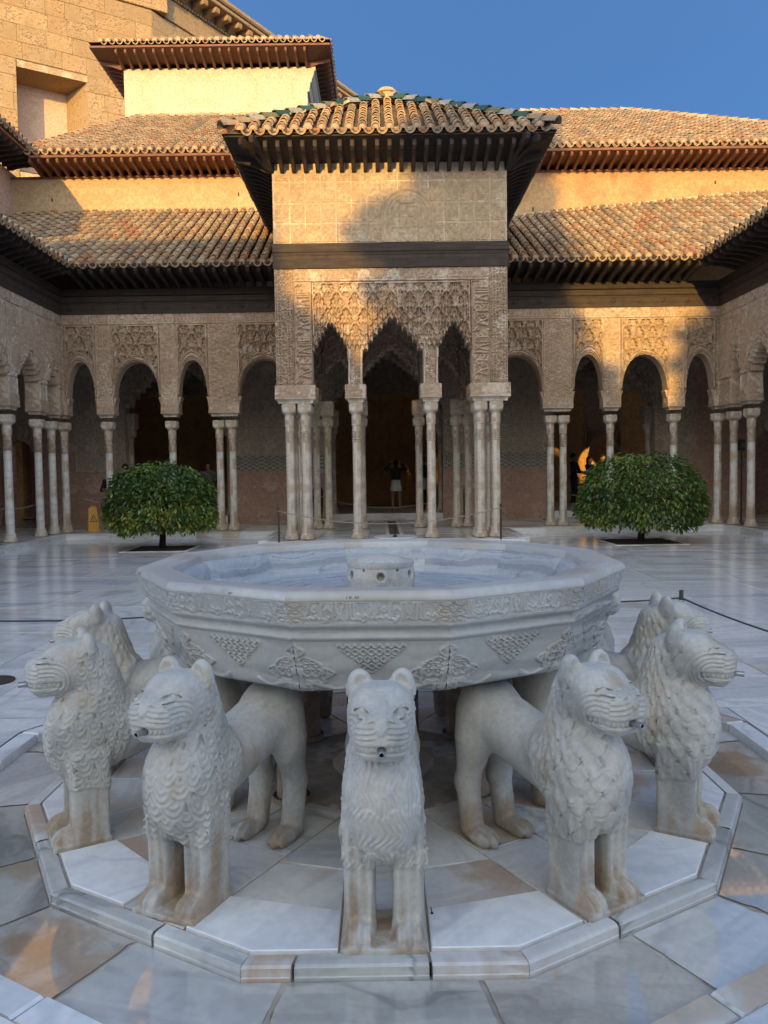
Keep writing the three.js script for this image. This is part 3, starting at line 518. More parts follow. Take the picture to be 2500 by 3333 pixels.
  for (const s of [-1, 1]) for (let k = 1; k < 3; k++) { const m = mesh('hip_bracket', bracketGeo(1.05, 0.2, 0.09), MAT.woodDark, fe); m.position.set(s < 0 ? PX0 : PX1, yW + 0.01, -0.02); m.rotation.order = 'YXZ'; m.rotation.set(-0.2, s * (0.26 * k + 0.02), 0); }
  const roof = new THREE.Group(); roof.name = 'roof'; g.add(roof);
  const ey = 8.36, ex0 = PX0 - out - 0.06, ex1 = PX1 + out + 0.06, ez = out + 0.09, half = (ex1 - ex0) / 2, az = ez - half, ay = 10.42, cols = [], wT = 0.268, v = [];
  for (let i = -12; i <= 12; i++) { const t = Math.min(0.985, Math.abs(i * wT) / half); if (t > 0.96) continue; cols.push(run([PC + i * wT, ey, ez], [PC + i * wT, mix(ey, ay, 1 - t), mix(ez, az, 1 - t)])); }
  for (const s of [-1, 1]) for (let i = -11; i <= 12; i++) { const t = Math.abs(i * wT) / half, sx = s < 0 ? ex0 : ex1; if (t > 0.96) continue; cols.push(run([sx, ey, az + i * wT], [mix(sx, PC, 1 - t), mix(ey, ay, 1 - t), az + i * wT])); }
  tileRoof(roof, cols, wT, { world: new THREE.Matrix4().makeTranslation(0, 0, -PD), panRows: 1 });
  deck(roof, 'roof_deck', [[[ex0, ey, ez], [ex1, ey, ez], [PC, ay, az], [PC, ay, az]], [[ex0, ey, az - half], [ex0, ey, ez], [PC, ay, az], [PC, ay, az]], [[ex1, ey, ez], [ex1, ey, az - half], [PC, ay, az], [PC, ay, az]]], MAT.slate, 0.05);
  // glazed ridge tiles, green and white by turns
  const rg = tileGeo(0.25, 0.42, [0.1, 0.3]), glaz = [[0.03, 0.075, 0.05], [0.36, 0.34, 0.28], [0.045, 0.10, 0.065], [0.40, 0.38, 0.31], [0.19, 0.17, 0.07]].map((c) => std({ color: new THREE.Color().setRGB(...c), map: tileTex, roughness: 0.35 }));
  for (const s of [-1, 1]) { const A = new THREE.Vector3(s < 0 ? ex0 : ex1, ey + 0.05, ez), B = new THREE.Vector3(PC, ay + 0.09, az), Y = B.clone().sub(A), L = Y.length(); Y.normalize(); const X = new THREE.Vector3(0, 1, 0).cross(Y).normalize().negate(), N = X.clone().cross(Y).normalize(); if (N.y < 0) { N.negate(); X.negate(); }
    for (let k = 0; k * 0.37 < L - 0.1; k++) { const m = mesh('ridge_tile', rg, k < 2 ? tileMats[6] : glaz[[0, 1, 2, 3, 4][(k + (s < 0 ? 1 : 0)) % 5]], roof); const M = new THREE.Matrix4().makeBasis(X, Y, N); M.setPosition(A.clone().addScaledVector(Y, k * 0.37)); m.applyMatrix4(M); } }
  mesh('finial', new MB().lathe([[0.2, ay - 0.02], [0.2, ay + 0.16], null, [0.2, ay + 0.16], [0.25, ay + 0.17], [0.25, ay + 0.20], [0.19, ay + 0.27], [0.1, ay + 0.31], [0, ay + 0.32]], 16, PC, az).geo(), MAT.cream, roof);
}

// ---------------------------------------------------------------- the hall block behind the galleries: lower wall, hall, upper storey and roof
const hall = thing('palace_hall', 'long hall block behind the arcades with ochre upper wall and tile roof', 'palace', [0, 0, 0]);
{
  const g = hall, D = 23.5, T = 0.5;
  const lattice = (() => { const n = 512, t = tex(n, (u, v) => { // eight-point interlace painted on the plaster
    const x = fract(u * 2) * 8, y = fract(v * 2) * 8; const dx = Math.abs(x - 4), dy = Math.abs(y - 4), star = Math.max(Math.max(dx, dy), (dx + dy) / 1.414); let k = 0;
    if (star < 1.25) k = star < 1.0 ? 0.55 : 1; else { const h = Math.floor(x), w = Math.floor(y), bx = fract(x), by = fract(y), f = ((h + 2 * w) % 4); k = f === 0 ? (by < 0.4) : f === 1 ? (bx < 0.4) : f === 2 ? (by > 0.6) : (bx > 0.6); k = k ? 1 : 0.08; }
    const nz = fbm(u * 20, v * 20, 3, 3) * 0.1; return M3([0.40, 0.36, 0.30], [0.16, 0.145, 0.125], k + nz); }, 0.9); return std({ map: t, roughness: 0.8 }); })();
  const seg = (a, b, fancy) => {
    panel(g, 'dado', MAT.dado, a, b, 0.19, 1.72, (x, y) => 0.5 + 0.5 * fbm(x * 2, y * 2, 3, 3), 0.012, 0.12, -D, T);
    if (fancy) panel(g, 'tile_band', lattice, a, b, 1.722, 2.16, null, 0, 0.2, -D + 0.006, T);
    const y0 = fancy ? 2.162 : 1.722; panel(g, 'carved_panel', MAT.stuccoInner, a, b, y0, 3.03, (x, y) => { const e = Math.min(x - a, b - x, y - y0, 3.03 - y); return e < 0.06 ? (e < 0.02 ? 0 : 1) : ataur(x, y, 0.17, 9); }, 0.03, 0.021, -D + 0.004, T);
    panel(g, 'carved_panel', MAT.stuccoInner, a, b, 3.032, 5.9, (x, y) => { const k = fract((x - a) / 0.52); return k < 0.06 ? 1 : k < 0.55 ? script(y, (k - 0.06) * 0.52, 0.26) : ataur(x, y, 0.17, 4); }, 0.03, 0.024, -D, T);
  };
  seg(-9.2, -7.66, 0); seg(-4.6, -1.5, 1); seg(1.85, 5.0, 1); seg(8.2, 9.4, 0); mesh('ceiling', new MB().box(-12.4, -11.2, 6.2, 6.3, -33.4, -D - 0.5).box(11.2, 12.8, 6.2, 6.3, -33.4, -D - 0.5).geo(), MAT.woodDark, g);
  panel(g, 'wall', MAT.dado, -12.4, -11.45, 0.19, 5.9, null, 0, 0.4, -D, T); panel(g, 'wall', MAT.dado, 12.25, 12.8, 0.19, 5.9, null, 0, 0.4, -D, T);
  panel(g, 'wall', MAT.dado, -10.4, -9.2, 0.19, 5.9, null, 0, 0.4, -D, T); panel(g, 'wall', MAT.dado, 9.4, 11.25, 0.19, 5.9, null, 0, 0.4, -D, T);
  for (const [a, b] of [[-11.45, -10.4], [11.25, 12.25]]) { const c = (a + b) / 2, h = (b - a) / 2, f = roundArch(c, h, 2.1, 2.75); panel(g, 'door_arch', MAT.stuccoInner, a, b, f, 5.9, (x, y) => { const d = archDist(c, h, 2.1, 2.75)(x, y); return d < 0.3 ? 0.5 + 0.5 * Math.sign(Math.sin(Math.atan2(y - 2.1, x - c) * 26)) : 0.4; }, 0.03, 0.025, -D, T); }
  for (const [a, b, n] of [[-7.66, -4.6, 9], [-1.5, 1.85, 10], [5.0, 8.2, 9]]) {
    const c = (a + b) / 2, h = (b - a) / 2, f = stepArch(c, h, 3.5, 5.1, n);
    panel(g, 'muqarnas_arch', MAT.stuccoInner, a, b, f, 5.9, stepRelief(f, (x, y) => sebka(x, y, 0.33, 0.36), 0.36), 0.06, 0.022, -D, T);
    for (const x of [a + 0.02, b - 0.02]) { column(g, x, -D - 0.42, 0.38, 2.62, 'colStone'); impost(g, x - 0.2, x + 0.2, -D - 0.6, -D - 0.2, 3.0, 0.1, 0.42, MAT.stuccoInner); }
  }
  // gallery ceiling, and the hall room
  mesh('ceiling', new MB().box(-12.4, 12.8, 5.9, 6.0, -D - 0.5, -DW + 0.02).geo(), MAT.woodDark, g);
  mesh('ceiling', new MB().box(-12.4, -8.3, 5.9, 6.0, -DW + 0.02, -6).geo(), MAT.woodDark, g); mesh('ceiling', new MB().box(8.9, 12.8, 5.9, 6.0, -DW + 0.02, -6).geo(), MAT.woodDark, g);
  mesh('side_wall', new MB().box(-12.6, -12.4, 0, 8.4, -23.9, -6).geo(), MAT.dado, g); mesh('side_wall', new MB().box(12.8, 13.0, 0, 9, -23.9, -6).geo(), MAT.dado, g);
  const HD = 30, fr = 4.62;
  mesh('rear_wall', new MB().box(-12.4, 6.9, 0, 6.4, -33.4, -33).box(6.5, 6.9, 0, 6.4, -33, -HD - 0.45).box(10.2, 10.6, 0, 6.4, -33, -HD - 0.45).box(10.2, 12.8, 0, 6.4, -33.4, -33).box(-11, 11, fr + 0.6, 6.4, -HD - 0.4, -HD - 0.1).geo(), MAT.rose, g);
  panel(g, 'hall_wall', MAT.hall, -11, 7.78, 0.38, fr, null, 0, 1, -HD); panel(g, 'hall_wall', MAT.hall, 9.25, 11, 0.38, fr, null, 0, 1, -HD);
  panel(g, 'hall_frieze', MAT.stuccoInner, -11, 11, fr, 6.2, (x, y) => y < fr + 0.5 ? script(x, y - fr - 0.05, 0.42) : sebka(x, y, 0.6, 0.6), 0.06, 0.06, -HD + 0.004);
  { const c = 8.515, h = 0.735, da = roundArch(c, 0.60, 1.95, 2.92); panel(g, 'door_arch', MAT.stuccoBlock, 7.78, 9.25, (x) => Math.abs(x - c) < 0.6 ? da(x) : 0.38, fr, (x, y) => y > 3.18 ? 0 : archDist(c, 0.6, 1.95, 2.92)(x, y) < 0.07 ? 1 : Math.abs(Math.abs(x - c) - 0.70) < 0.05 || Math.abs(y - 3.13) < 0.05 ? 1 : ataur(x, y, 0.16, 3), 0.035, 0.03, -HD + 0.004, 0.4);
    mesh('passage_wall', new MB().box(7, 10, 0.3, 3.4, -HD - 2.1, -HD - 2).geo(), MAT.rose, g); }
  for (const x of [-11.2, 11]) mesh('end_wall', (x < 0 ? new MB().box(x, x + 0.2, 0.3, 6.3, -HD, -D - T) : new MB().box(x, x + 0.2, 0.3, 6.3, -HD, -HD + 0.6).box(x, x + 0.2, 0.3, 6.3, -D - T - 0.6, -D - T).box(x, x + 0.2, 5.6, 6.3, -HD + 0.6, -D - T - 0.6)).geo(), MAT.hall, g); // right end left open, an added unseen gap that lets daylight into the hall
  for (const [p, q] of [[10.9, 12.8], [-12.4, -10.0]]) mesh('door_back', new MB().box(p, q, 0, 6, -24.7, -24.5).geo(), MAT.dado, g); mesh('outer_wall', new MB().box(17, 17.2, 0, 6.2, -34, -20).box(12.8, 17, 0, 6.2, -34.2, -34).box(15.3, 17.2, 0, 6.2, -20.2, -20).geo(), MAT.cream, g);
  mesh('ceiling', new MB().box(-11.2, 11.2, 6.2, 6.3, -HD - 0.2, -D - 0.5).geo(), MAT.woodDark, g);
  // upper storey
  const U0 = 10.46; mesh('upper_wall', new MB().box(-11.3, 1.0, 6.3, U0, -HD, -D, 0).geo(), MAT.cream, g, 'cream plaster upper wall left of the pavilion');
  mesh('upper_wall', new MB().box(1.0, 15.2, 6.3, U0, -HD, -D, 0).geo(), MAT.ochre, g, 'ochre plaster upper wall right of the pavilion');
  const fl = new MB(); fl.quad([2.7, 9.0, -D + 0.03], [12, 9.78, -D + 0.03], [12, 9.87, -D + 0.012], [2.7, 9.09, -D + 0.012]); mesh('mortar_fillet', fl.geo(), MAT.creamUpper, g);
  const f2 = new MB(); f2.quad([-10.8, 9.38, -D + 0.05], [-2, 9.38, -D + 0.05], [-2, 9.46, -D + 0.008], [-10.8, 9.46, -D + 0.008]); mesh('mortar_fillet', f2.geo(), MAT.cream, g);
  for (const [x, y] of [[-9.6, 9.75], [-4.1, 9.85], [4.6, 9.3], [10, 10.0]]) mesh('weep_pipe', new MB().box(x - 0.018, x + 0.018, y, y + 0.09, -D - 0.02, -D + 0.03).geo(), MAT.slate, g);
  const e = new THREE.Group(); e.name = 'eaves'; e.position.z = -D + 0.003; g.add(e);
  eaves(e, -9.85, 15.2, U0 - 0.02, 0.92, 0.05, 0.262, [MAT.woodRed, MAT.woodRed], { ht: 0.16, wd: 0.07, fas: 0.075 });
  mesh('wall_plate', new MB().box(-10.8, 15.2, U0 - 0.06, U0, -0.02, 0.05, 0.008).geo(), MAT.woodRed, e);
  const roof = new THREE.Group(); roof.name = 'roof'; g.add(roof);
  const ey = 10.80, ed = 22.55, rd = 28.8, ry = 14.47, w = 0.256, xl = -10.1, xr = 15.3, rl = -8.5, rx = 9.1, cols = [];
  for (let x = xl + 0.1; x < xr; x += w) { const t = x < rl ? (x - xl) / (rl - xl) : x > rx ? (xr - x) / (xr - rx) : 1; if (t > 0.06) cols.push(run([x, ey, -ed], [x, mix(ey, ry, t), -mix(ed, rd, t)])); }
  tileRoof(roof, cols, w, { panRows: 1 });
  deck(roof, 'roof_deck', [[[xl, ey, -ed], [xr, ey, -ed], [rx, ry, -rd], [rl, ry, -rd]], [[xr, ey, -ed], [xr, ey, -35], [rx, ry, -rd], [rx, ry, -rd]], [[xl, ey, -35], [xl, ey, -ed], [rl, ry, -rd], [rl, ry, -rd]], [[xl, ey, -35], [xr, ey, -35], [rx, ry, -rd], [rl, ry, -rd]]], MAT.slate, 0.05);
  const G = tileGeo(0.26, 0.42, [0.5, 0.2]), ridge = (A, B) => { const a = new THREE.Vector3(...A), b = new THREE.Vector3(...B), Y = b.clone().sub(a), L = Y.length(); Y.normalize(); const X = Y.clone().cross(new THREE.Vector3(0, 1, 0)).normalize(), N = X.clone().cross(Y).normalize(); if (N.y < 0) { N.negate(); X.negate(); }
    for (let k = 0; k * 0.36 < L; k++) { const m = mesh('ridge_tile', G, tileMats[(k * 3) % 5], roof), M = new THREE.Matrix4().makeBasis(X, Y, N); M.setPosition(a.clone().addScaledVector(Y, k * 0.36)); m.applyMatrix4(M); } };
  ridge([rl, ry + 0.02, -rd], [rx, ry + 0.02, -rd]); ridge([xr, ey, -ed], [rx, ry + 0.02, -rd]); ridge([xl, ey, -ed], [rl, ry + 0.02, -rd]);
}
// ---------------------------------------------------------------- upper storey of the left (south) range
{
  const g = thing('side_building', 'rose plaster upper storey at the far left with dark bracketed eaves', 'building', [0, 0, 0]);
  mesh('wall', new MB().box(-17, -10.8, 5.9, 10.62, -26, -7).geo(), MAT.rose, g);
  const e = new THREE.Group(); e.name = 'eaves'; e.position.x = -10.8; e.rotation.y = Math.PI / 2; g.add(e);
  eaves(e, 7, 23.3, 10.60, 0.86, 0.05, 0.30, [MAT.woodBeam, MAT.woodRed], { ht: 0.17, wd: 0.08, fas: 0.08 });
  const roof = new THREE.Group(); roof.name = 'roof'; g.add(roof); const cols = [];
  for (let D = 22.9; D > 12; D -= 0.256) cols.push(run([-9.86, 10.98, -D], [-13.2, 12.9, -D]));
  tileRoof(roof, cols, 0.256, { most: 120, panRows: 1 });
  deck(roof, 'roof_deck', [[[-9.9, 10.98, -23.5], [-9.9, 10.98, -7], [-13.2, 12.9, -7], [-13.2, 12.9, -23.5]], [[-13.2, 12.9, -26], [-13.2, 12.9, -7], [-17.5, 10.7, -7], [-17.5, 10.7, -26]]], MAT.slate, 0);
}
// ---------------------------------------------------------------- cream tower room above the hall roof
{
  const D = 32, g = thing('tower_room', 'cream square tower room above the roofs with red brown bracketed eaves', 'tower', [0, 0, 0]);
  mesh('wall', new MB().box(-10.05, -2.74, 8, 17.85, -46, -D).geo(), MAT.creamUpper, g);
  const cn = new MB(), prof = [[0, 17.85], [0.34, 17.85], [0.34, 17.72], [0.28, 17.69], [0.26, 17.55], [0.2, 17.42], [0.17, 17.38], [0.17, 17.27], [0.12, 17.24], [0.08, 17.0], [0.07, 16.9], [0, 16.88]];
  for (let i = 0; i + 1 < prof.length; i++) { const [a, b] = [prof[i], prof[i + 1]]; cn.quad([-2.735 + a[0], a[1], -D - 0.003], [-2.735 + b[0], b[1], -D - 0.003], [-2.735 + b[0], b[1], -46], [-2.735 + a[0], a[1], -46]); }
  const k = prof.map((p) => cn.v(-2.735 + p[0], p[1], -D - 0.003, p[0], p[1])); for (let i = 1; i + 1 < k.length; i++) cn.i.push(k[0], k[i], k[i + 1]);
  mesh('cornice', cn.geo(), MAT.creamUpper, g);
  for (const [px, pz, ry, a, b] of [[0, -D + 0.003, 0, -10.05, -2.74], [-2.74, 0, Math.PI / 2, D, 46], [-10.05, 0, -Math.PI / 2, -46, -D]]) {
    const e = new THREE.Group(); e.name = 'eaves'; e.position.set(px, 0, pz); e.rotation.y = ry; g.add(e);
    eaves(e, a, b, 17.80, 0.98, 0.16, 0.36, [MAT.woodRed, MAT.woodRed], { ht: 0.2, wd: 0.085, fas: 0.08, m0: ry <= 0 ? (ry < 0 ? 0 : 0.98) : 0.98, m1: ry >= 0 ? (ry > 0 ? 0 : 0.98) : 0.98 });
  }
  const roof = new THREE.Group(); roof.name = 'roof'; g.add(roof); const cols = [], ey = 18.36, x0 = -11.06, x1 = -1.73, hw = (x1 - x0) / 2, cx = (x0 + x1) / 2, z0 = -D + 1.02;
  for (let x = x0 + 0.16; x < x1; x += 0.3) { const t = Math.min(1, (hw - Math.abs(x - cx)) / hw); if (t > 0.04) cols.push(run([x, ey, z0], [x, ey + 2.2 * t, z0 - hw * t])); }
  for (let d = 0.3; d < 15; d += 0.3) cols.push(run([x1, ey, z0 - d], [x1 - Math.min(hw, d), ey + 2.2 * Math.min(1, d / hw), z0 - d]));
  tileRoof(roof, cols, 0.3, { panRows: 1, most: 160 });
  deck(roof, 'roof_deck', [[[x0, ey, z0], [x1, ey, z0], [cx, ey + 2.2, z0 - hw], [cx, ey + 2.2, z0 - hw]], [[x1, ey, z0], [x1, ey, -46], [cx, ey + 2.2, -46], [cx, ey + 2.2, z0 - hw]], [[x0, ey, -46], [x0, ey, z0], [cx, ey + 2.2, z0 - hw], [cx, ey + 2.2, -46]]], MAT.slate, 0);
}
// ---------------------------------------------------------------- the big stone palace at the upper left
{
  const pits = tex(768, (u, v) => { const n = fbm(u * 6, v * 6, 2, 5), p = fbm(u * 60, v * 90, 9, 4), f = fbm(u * 120, v * 120, 4, 2); let q = M3([0.36, 0.24, 0.12], [0.45, 0.31, 0.165], clamp(0.5 + n)); q = M3(q, [0.20, 0.12, 0.06], sst(0.18, 0.34, p + 0.35 * n + f * 0.1) * 0.75); return q.map((x) => x * (1 + f * 0.25)); }, 4);
  const st = [[1, 1, 1], [0.93, 0.92, 0.9], [1.06, 1.04, 1.0], [0.98, 0.93, 0.86]].map((c) => std({ map: pits, color: new THREE.Color().setRGB(...c.map((x) => Math.min(1, x * 0.94))), roughness: 1, bumpMap: pits, bumpScale: 0.03 }));
  const g = thing('stone_palace', 'huge weathered travertine palace wall at the upper left with a square blind window', 'palace', [-12.2, 0, -43.9], 0.531);
  const wx0 = -6.85, wx1 = -3.45, wy0 = 17.2, wy1 = 22.35;
  mesh('wall_core', new MB().box(-16, wx0 - 0.03, 8, 31, -3, -0.06).box(wx1 + 0.03, 0, 8, 31, -3, -0.06).box(wx0 - 0.03, wx1 + 0.03, wy1 + 0.03, 31, -3, -0.06).box(wx0 - 0.03, wx1 + 0.03, 8, wy0 - 0.03, -3, -0.06).geo(), MAT.stoneJoint = std({ map: stuccoTex([0.36, 0.25, 0.14], [0.42, 0.30, 0.17], [0.5, 0.38, 0.24]), roughness: 1 }), g);
  for (let j = 0; j < 16; j++) { const y0 = 14.2 + j * 0.855 * 1.0, y1 = y0 + 0.845; if (y1 > 27.2) break; let x = -15 + rr(0, 1.5); while (x < -0.05) { let b = Math.min(0, x + rr(0.9, 2.1)); if (b > -0.5) b = 0; const segs = y1 > wy0 && y0 < wy1 ? [[x, Math.min(b, wx0)], [Math.max(x, wx1), b]] : [[x, b]];
    for (const [p, q] of segs) if (q - p > 0.06) { const m = new MB(); m.uo = [rr(0, 20), rr(0, 20)]; m.box(p + 0.004, q - 0.004, Math.max(y0, -9), y1, -0.3, rr(-0.012, 0.012), 0.012); mesh('stone_block', m.geo(), st[Math.floor(rnd() * 4)], g); } x = b; } }
  mesh('string_course', new MB().box(-16, 0.05, 27.25, 27.55, -0.2, 0.12, 0.05).geo(), st[2], g); mesh('string_course', new MB().box(-16, 0.05, 27.56, 28.3, -0.2, 0.05, 0.02).geo(), st[0], g);
  const rc = new MB(), dz = -1.9, sp = 0.75; // splayed recess
  rc.quad([wx0, wy1, -0.02], [wx1, wy1, -0.02], [wx1 - sp, wy1, dz], [wx0, wy1, dz]); rc.quad([wx1, wy0, -0.02], [wx1, wy1, -0.02], [wx1 - sp, wy1, dz], [wx1 - sp, wy0, dz]); rc.quad([wx0, wy0, -0.02], [wx0, wy0, dz], [wx0, wy1, dz], [wx0, wy1, -0.02]); rc.quad([wx0, wy0, -0.02], [wx1, wy0, -0.02], [wx1, wy0, dz], [wx0, wy0, dz]);
  mesh('window_reveal', rc.geo(), st[1], g); mesh('blind_window', new MB().box(wx0 - 0.02, wx1 + 0.02, wy0, wy1 + 0.02, dz - 0.3, dz - 0.02).geo(), MAT.rose, g);
  const f2 = new THREE.Group(); f2.name = 'side_face'; f2.rotation.y = 1.007 - 0.531; g.add(f2);
  for (let j = 0; j < 15; j++) { const y0 = 14.2 + j * 0.855; let x = 0.02; while (x < 9) { const b = x + rr(1.2, 2.4); const m = new MB(); m.uo = [rr(0, 20), rr(0, 20)]; m.box(x, b - 0.008, y0, y0 + 0.845, -0.6, rr(-0.012, 0.012), 0.012); mesh('stone_block', m.geo(), st[Math.floor(rnd() * 4)], f2); x = b; } }
  const cornice = (grp, a, b) => { mesh('architrave', new MB().box(a, b, 27.05, 27.5, -0.5, 0.1, 0.03).box(a, b, 27.5, 28.25, -0.5, 0.04, 0.02).geo(), st[2], grp);
    const c = new MB(); for (let x = a + 0.2; x < b - 0.1; x += 0.21) c.box(x, x + 0.13, 28.26, 28.42, -0.1, 0.16, 0.02); mesh('dentils', stuff({ userData: {} }) && c.geo(), st[1], grp).userData.kind = 'stuff';
    for (let x = a + 0.35; x < b; x += 0.95) { const k = mesh('console', bracketGeo(1.0, 0.42, 0.34), st[3], grp); k.position.set(x, 28.43, 0.02); }
    mesh('cornice', new MB().box(a - 0.3, b, 28.87, 29.1, -0.6, 1.15, 0.04).box(a - 0.35, b, 29.1, 29.42, -0.6, 1.32, 0.08).geo(), st[0], grp); };
  cornice(f2, 0, 24); cornice(g, -16, 0.9);
  mesh('wall_core', new MB().box(0, 24, 8, 29, -1.5, -0.05).geo(), MAT.stoneJoint, f2);
}
// ---------------------------------------------------------------- what stands behind the viewer and keeps the court in shade
{
  const g = thing('east_range', 'long palace range across the far end of the court behind the viewer', 'palace', [0, 0, 0]);
  mesh('wall', new MB().box(-40, 40, 0, 11.8, 28.4, 36).geo(), MAT.cream, g);
  mesh('roof', new MB().ext([[28, 11.8], [36.4, 11.8], [32.2, 13.4], [28, 11.95]].map((p) => [p[0], p[1]]).reverse(), -40, 40).geo(), MAT.slate, g);
  mesh('tower', new MB().box(-34, -9.3, 12, 17.35, 28, 34, 0.1).geo(), MAT.cream, g);
  const sl = new MB(); for (const [a, b, c, d] of [[-9.31, 17.35, -8.95, 14.9], [-8.95, 14.9, -7.0, 13.45], [-7.0, 13.45, -7.0, 11.6]]) sl.quad([a, b, 28], [c, d, 28], [c, d, 34], [a, b, 34]); for (const z of [28, 34]) { const k = [[-9.31, 11.6], [-9.31, 17.35], [-8.95, 14.9], [-7.0, 13.45], [-7.0, 11.6]].map((p) => sl.v(p[0], p[1], z)); for (let i = 1; i < 4; i++) sl.i.push(k[0], k[i], k[i + 1]); } mesh('shade_slope', sl.geo(), MAT.cream, g);  // added sloping mass, unseen, shaped to cast the slanted shadow edge on the pavilion
}
function leafGeo(l, w) { // folded pointed leaf
  const b = new MB(), r = [[0, 0], [0.25, 0.42], [0.55, 0.5], [0.82, 0.28], [1, 0]];
  b.grid(2, 4, (i, j) => { const t = r[j][0], s = (i - 1) * r[j][1] * w; return [s, -Math.abs(s) * -0.35 - 0.18 * l * t * t, t * l, i / 2, t]; }); return b.geo();
}
const CY = leafGeo(0.5, 0.28), CYM = [[0.035, 0.055, 0.02], [0.05, 0.075, 0.03]].map((c) => std({ color: new THREE.Color().setRGB(...c), roughness: 0.8 }));
function gardenTree(label, name, x, z, blobs) { // a trunk and lobes of leaf sprays over dense inner lumps
  const g = thing(name, label, 'tree', [x, 0, z], 0), core = new MB(), lv = [];
  mesh('trunk', new MB().tube([[0, 0, 0], [0.1, 4, 0], [0, blobs[0][1], 0]], (t) => 0.35 - 0.15 * t, 10).geo(), MAT.woodDark, g);
  for (const [bx, by, rx, ry] of blobs) {
    core.grid(24, 16, (i, j) => { const a = i / 24 * 2 * Math.PI, e = (j / 16 - 0.5) * Math.PI, k = 0.9 + 0.16 * noise(Math.cos(a) * 2.4 + bx, Math.sin(e) * 3 + by, Math.sin(a) * 2.4 + 4); return [bx + rx * k * Math.cos(e) * Math.cos(a), by + ry * k * Math.sin(e), rx * k * Math.cos(e) * Math.sin(a), i / 9, j / 9]; });
    for (let i = 0; i < 500; i++) { const a = rr(0, 6.283), s = rr(-1, 1), c = Math.sqrt(1 - s * s), k = rr(0.88, 1.12); lv.push(new THREE.Matrix4().compose(new THREE.Vector3(bx + rx * k * c * Math.cos(a), by + ry * k * s, rx * k * c * Math.sin(a)), new THREE.Quaternion().setFromEuler(new THREE.Euler(rr(-2, 2), rr(-3, 3), rr(-1, 1))), new THREE.Vector3(1, 1, 1).multiplyScalar(rr(0.6, 1.3)))); }
  }
  const c = mesh('crown', core.geo(), CYM[0], g); const im = new THREE.InstancedMesh(CY, CYM[1], lv.length); lv.forEach((m, i) => im.setMatrixAt(i, m)); im.name = 'leaves'; im.castShadow = true; g.add(stuff(im));
}
gardenTree('broad dark garden tree behind the viewer, the taller of the two', 'garden_tree', -3.45, 26, [[0, 11.5, 2.6, 2.4], [-0.2, 13.8, 2.25, 1.6], [0, 16.4, 1.65, 2.0], [0.0, 18.6, 1.6, 2.0], [0.2, 20.6, 1.4, 2.0], [-2.3, 15.15, 0.5, 0.3], [1.5, 12.5, 1.5, 1.2]]);
gardenTree('lower dark garden tree behind the viewer', 'garden_tree', 3.45, 27, [[0, 12, 2.4, 2.0], [-0.7, 13.8, 1.5, 1.2], [1.4, 14.2, 1.8, 1.4], [0.6, 13.0, 2.0, 1.6]]);
// ---------------------------------------------------------------- fountain
const FX = -0.012, FZ = -4.0945, R15 = Math.PI / 12;
const FL = (tx, o) => std({ map: tx, roughness: 0.2, ...o });
const mbA = marble([0.84, 0.825, 0.79], [0.55, 0.56, 0.57], [0.64, 0.55, 0.44], { fx: 1.4, fy: 6, v: 0.75, w: 0.6, w0: 0.14, m: 2.4 });
const mbB = marble([0.67, 0.66, 0.62], [0.40, 0.40, 0.39], [0.50, 0.385, 0.27], { fx: 1.5, fy: 9, v: 0.9, w: 0.8, w0: 0.05, m: 2.1 });
const mbC = marble([0.62, 0.60, 0.57], [0.44, 0.42, 0.40], [0.46, 0.33, 0.23], { fx: 2, fy: 9, v: 0.8, w: 0.9, w0: -0.02, m: 1.5 });
const mbD = marble([0.80, 0.795, 0.78], [0.56, 0.575, 0.61], [0.72, 0.71, 0.70], { fx: 1.6, fy: 5, v: 0.75, w: 0.3, m: 2.6 });
const mbG = marble([0.52, 0.515, 0.48], [0.24, 0.25, 0.245], [0.50, 0.47, 0.42], { fx: 0.9, fy: 16, v: 0.95, w: 0.4, m: 1.8 });
const COURT = [mbA, mbD, mbA, mbB].map((t, i) => FL(t, { roughness: 0.16, color: new THREE.Color().setRGB(...[[0.94, 0.95, 0.97], [0.93, 0.93, 0.95], [0.9, 0.91, 0.92], [1, 1, 1]][i]) }));
const WET = [mbB, mbC, mbA, mbB].map((t, i) => phy({ map: t, roughness: 0.03, ior: 2.3, color: new THREE.Color().setRGB(...[[0.74, 0.725, 0.69], [0.78, 0.75, 0.70], [0.74, 0.73, 0.71], [0.70, 0.685, 0.65]][i]) }));
const SLABW = FL(mbD, { roughness: 0.3 }), SLABM = [FL(mbC, { roughness: 0.4 }), FL(mbB, { roughness: 0.4 })], KERB = [FL(mbB, { roughness: 0.45 }), FL(mbC, { roughness: 0.45 }), FL(mbG, { roughness: 0.4 })];
const MORTAR = std({ map: stuccoTex([0.34, 0.29, 0.24], [0.42, 0.36, 0.30], [0.5, 0.46, 0.4]), roughness: 0.9 });
const gonR = (R, a) => R * Math.cos(R15) / Math.cos(((a % (2 * R15)) + 3 * R15) % (2 * R15) - R15);      // radius of the 12-gon (flat towards angle 0) at angle a
const gon = (R, a) => { const r = gonR(R, a); return [FX + r * Math.sin(a), FZ + r * Math.cos(a)]; };
const uvTurn = (geo, ang, ox, oy) => { const u = geo.attributes.uv, c = Math.cos(ang), s = Math.sin(ang); for (let i = 0; i < u.count; i++) { const x = u.getX(i), y = u.getY(i); u.setXY(i, c * x - s * y + ox, s * x + c * y + oy); } return geo; };

